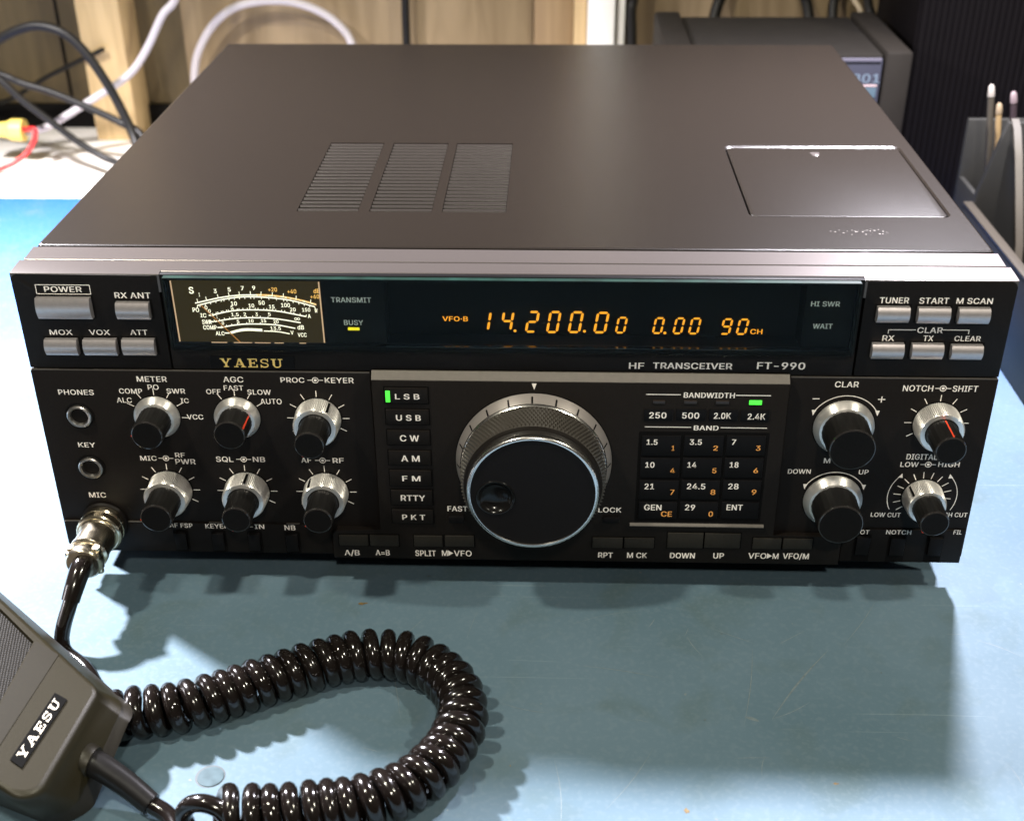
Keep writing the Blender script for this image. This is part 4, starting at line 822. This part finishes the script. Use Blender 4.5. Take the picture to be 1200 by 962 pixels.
CABB = mat('cable_black', (.010, .009, .008), .45, spec=.2)
CABW = mat('cable_white', (.42, .385, .40), .5)
CABR = mat('wire_red', (.55, .02, .02), .4)
def cable(name, label, pts, r, mt, group=None):
    m = MB(); m.tube(spline(pts, 10), r, mt, 12); return tag(m.build(name, org=pts[-1], smooth=60), label, 'cable', group)
cable('white_cable', 'white cable rising in front of the pine post to the yellow connector', [(-262, 575, 150), (-277, 570, 109), (-289, 565, 95), (-302, 562, 73), (-315, 560, 55.7), (-329, 560, 44.5), (-352, 558, 31.5), (-374, 550, 19.5), (-388, 545, 12.5), (-398, 540, 10.5)], 3.0, CABW, 'cables behind the radio')
cable('white_cable', 'white cable arching over the back left corner of the radio', [(-278, 500, -13), (-284, 600, 10), (-283.5, 612, 36), (-278, 612, 55), (-264, 612, 76), (-245, 612, 90.5), (-223, 612, 96), (-199, 612, 96), (-178, 612, 90), (-161, 612, 79), (-150, 612, 63), (-142, 600, 30), (-138, 580, -12)], 3.3, CABW, 'cables behind the radio')
cable('black_cable', 'thick black cable making a tall loop beside the pine post', [(-440, 525, 40), (-420, 522, 74), (-404, 520, 85.5), (-386, 520, 93.8), (-369.5, 520, 97), (-351, 518, 92.6), (-337, 516, 80), (-324, 514, 58.5), (-314.5, 512, 37), (-305, 505, 15), (-290, 480, -8)], 3.6, CABB, 'cables behind the radio')
cable('black_cable', 'straight black cable sloping down to the thick loop foot', [(-470, 535, 74), (-409, 522, 61), (-391, 520, 54.3), (-369, 519, 47.6), (-344.5, 517, 37.8), (-318, 514, 26), (-300, 508, 17), (-285, 490, -8)], 2.9, CABB, 'cables behind the radio')
cable('black_cable', 'lowest black cable dropping onto the white bench', [(-440, 510, 95), (-401, 502, 64), (-385, 500, 47.6), (-368, 500, 32.5), (-348.5, 500, 15.4), (-330, 497, 4.5), (-314, 490, 0), (-290, 470, -8)], 2.7, CABB, 'cables behind the radio')
cable('black_cable', 'thin dark cable low on the brown wall', [(-500, 630, 0), (-455, 625, 10), (-434, 615, 20), (-406, 606, 36), (-372, 598, 52), (-350, 594, 62)], 2.0, CABB, 'cables behind the radio')
cable('black_cable', 'black cable hanging straight down the plywood panel', [(-103.5, 618, 300), (-105, 618, 110), (-105.5, 618, 76), (-106, 616, -14)], 3.4, CABB, 'cables behind the radio')
cable('black_cable', 'black cable hanging beside the white upright', [(82, 614, 300), (79.5, 612, 120), (77.5, 610, 90), (78.5, 608, 70), (82, 600, -14)], 4.0, CABB, 'cables behind the radio')
# yellow wire connector with a red wire
YEL = mat('connector_yellow', (.80, .62, .14), .4)
wc = thing('wire_connector', 'yellow twist wire connector with red and white wires at the far left', 'connector', (-412, 540, -16))
m = MB(); ax = [(-438, 541, 11.0), (-425, 540.5, 11.4), (-420, 540, 11.5), (-416, 540, 11.5), (-415, 540, 11.5), (-405, 540, 11.2)]
m.tube(ax, [4.5, 5.8, 6.4, 7.6, 8.6, 8.9], YEL, 24); m.build('connector_cap', wc, smooth=30)
m = MB(); m.tube(spline([(-408, 538, 12), (-400, 534, 14), (-392.5, 530, 15), (-393, 530, 9), (-396, 528, 3), (-402, 524, -4), (-414, 518, -10.5), (-431, 508, -14), (-460, 500, -14)], 8), 2.0, CABR, 10); m.build('red_wire', wc, smooth=60)
m = MB(); m.tube(spline([(-408, 541, 9), (-402, 541, 8), (-396, 541, 10), (-390, 543, 13)], 6), 1.5, CABW, 10); m.build('white_wire', wc, smooth=60)

# power meter behind the radio
pm = thing('power_meter', 'dark grey boxed power meter with blue lit front behind the radio', 'power meter', (167, 455, -16))
PMM = mat('meter_case', (.012, .0105, .009), .65, var=.06, vs=100, spec=.12); PMS = mat('meter_side', (.011, .0092, .0075), .65, var=.06, vs=100, spec=.12)
m = MB(); m.box(108, 229, 403, 513, -14, 106, PMM, 1); m.build('meter_body', pm, smooth=30)
for x0, x1 in ((88.5, 107), (230, 247)): m = MB(); m.box(x0, x1, 398, 517, -16, 109, PMS, 2); m.build('side_rail', pm, smooth=30)
PMF = mat('front_blue_grey', (.022, .023, .036), .5)
m = MB(); m.box(109, 228.5, 400.5, 402.9, -10, 104, PMF, .4); m.box(112, 227.5, 399.6, 401, 102.2, 104.6, mat('front_lip', (.09, .085, .11), .4), .3)
PML = glow('front_letters', (.55, .72, 1.), .55)
m.text('CN-801', 189.5, 228.0, 88.6, 94.4, 400.3, PML, .03); m.build('front_plate', pm, smooth=30)
m = MB(); m.box(150, 226.5, 399.9, 400.6, 79.0, 85.8, glow('meter_window_lit', (.36, .60, .85), .42), .3); m.box(150, 228.5, 399.9, 400.6, 62.0, 75.4, glow('meter_window_blue', (.30, .48, 1.), .60), .3); m.box(150, 226.5, 399.8, 400.5, 86.4, 87.2, mat('front_pink', (.4, .3, .3), .5)); m.build('meter_window', pm, smooth=30)
def pcable(label, pts, r, mt=CABB): cable('black_cable', label, pts, r, mt, 'cables behind the radio')
pcable('black cable leaning behind the left part of the power meter', [(165, 628, 200), (153, 624, 112), (146, 618, 88), (138, 600, 50)], 4.6)
pcable('black cable slanting behind the middle of the power meter', [(208, 628, 200), (214, 624, 112), (220, 620, 88), (226, 600, 50)], 4.4)
pcable('black cable upright behind the right part of the power meter', [(245, 628, 200), (242, 624, 110), (240, 620, 88), (240, 600, 50)], 4.0)
pcable('black cable at the back right corner of the power meter', [(258, 580, 200), (256, 578, 112), (262, 570, 88), (268, 560, 50)], 3.6)
cable('white_cable', 'thin pale cable crossing behind the right corner of the power meter', [(243, 626, 150), (249, 600, 106), (256, 590, 92), (263, 570, 60)], 2.2, mat('cable_tan', (.33, .26, .17), .5), 'cables behind the radio')

# tall black cabinet with a ribbed front
tw = thing('speaker_cabinet', 'tall black cabinet with ribbed front at the right edge', 'cabinet', (360, 480, -16))
TWM = mat('cabinet_black', (.0028, .0022, .0025), .65, spec=.05, var=.1, vs=60)
m = MB(); m.box(255, 480, 431, 540, -16, 420, TWM, 1.5); m.build('cabinet_body', tw, smooth=30)
m = MB(); m.box(256.5, 479, 428.5, 430.9, -14, 418, TWM)
k = 257.5
while k < 478: m.box(k, k+2.4, 427.2, 428.7, -13, 417, mat('rib_black', (.0035, .0028, .003), .6, spec=.06) if k == 257.5 else m.mats[-1], .3, 1); k += 4.2
m.build('ribbed_front', tw, smooth=30)

# desk organiser and pens
og = thing('desk_organizer', 'grey plastic desk organizer holding pens beside the radio', 'organizer', (310, 230, -14))
OGM = mat('organizer_grey', (.012, .0115, .010), .5, var=.06, vs=200, bump=.05); OGR = mat('organizer_rim', (.036, .030, .023), .45, var=.05, vs=200)
m = MB(); m.box(263, 268, 150, 303, -13.9, 42, OGM, 1.); m.box(268, 350, 150, 154, -13.9, 42, OGM, 1.); m.box(345, 350, 154, 303, -13.9, 42, OGM, 1.); m.box(268, 345, 154, 303, -13.8, -10, OGM)
m.build('tray', og, smooth=30)
m = MB(); m.box(262.6, 268.4, 149.6, 303, 42, 44, OGR, .8); m.build('tray_rim', og, smooth=30)
m = MB(); m.plate([(268.6, -9), (350, -9), (350, 93), (279.5, 93), (268.6, 49)], 299, 303, OGM, .8); m.box(268.6, 350, 336, 340, -13.8, 84, OGM, .8); m.box(346, 350, 303, 336, -13.8, 84, OGM, .8); m.box(268.6, 272, 303, 336, -13.8, 48, OGM, .8)
m.build('pen_holder', og, smooth=30)
m = MB()
dv = [(302.5, 94), (296, 90), (285, 76), (272, 56), (258, 34), (250, 10), (250, -9.8), (302.5, -9.8)]
m.loft([[(x, y, z) for y, z in dv] for x in (281.5, 284.5)], OGM, True, True); m.build('divider', og, smooth=20)
m = MB(); dq = dv[:6]; m.loft([[(280.9, y-.2, z), (285.1, y-.2, z), (285.1, y-2.2, z+1.2), (280.9, y-2.2, z+1.2)] for y, z in dq], OGR, True, True); m.build('divider_edge', og, smooth=30)
def pen(label, top, foot, r, mt, tip, cat='pen'):
    t = thing('pencil' if cat == 'pencil' else 'pen', label, cat, foot, 'pens in the grey organizer'); a, c = Vector(foot), Vector(top); d = (c-a)
    m = MB(); m.tube([a, a+d*.95], r, mt, 14); m.build('barrel', t, smooth=40)
    m = MB(); m.tube([a+d*.945, a+d*.955, a+d*.99, c], [r*1.1, r*1.1, r*.9, r*.45], tip, 14); m.build('tip', t, smooth=40)
pen('pen with a white cap, leftmost in the grey organizer', (272, 318, 110), (287, 312, -13.8), 1.9, mat('pen_steel', (.10, .085, .065), .35, .6), mat('pen_white', (.20, .18, .16), .4))
pen('short tan pencil between the white capped pen and the purple pen', (280, 322, 98), (293, 318, -13.8), 1.8, mat('pencil_tan', (.22, .15, .07), .5), mat('pencil_tip', (.15, .11, .065), .6), 'pencil')
pen('purple grey pen with pointed tip, rightmost in the grey organizer', (285.5, 318, 106), (305, 314, -13.8), 2.0, mat('pen_purple', (.05, .035, .04), .35, .4), mat('pen_purple_tip', (.12, .09, .095), .4))
m = MB(); m.box(292, 330, 175, 200, -9.7, 24, mat('note_yellow', (.80, .45, .05), .6), .6); tag(m.build('note_block', org=(311, 187, -9.7), smooth=30), 'yellow note block inside the grey organizer', 'note block')
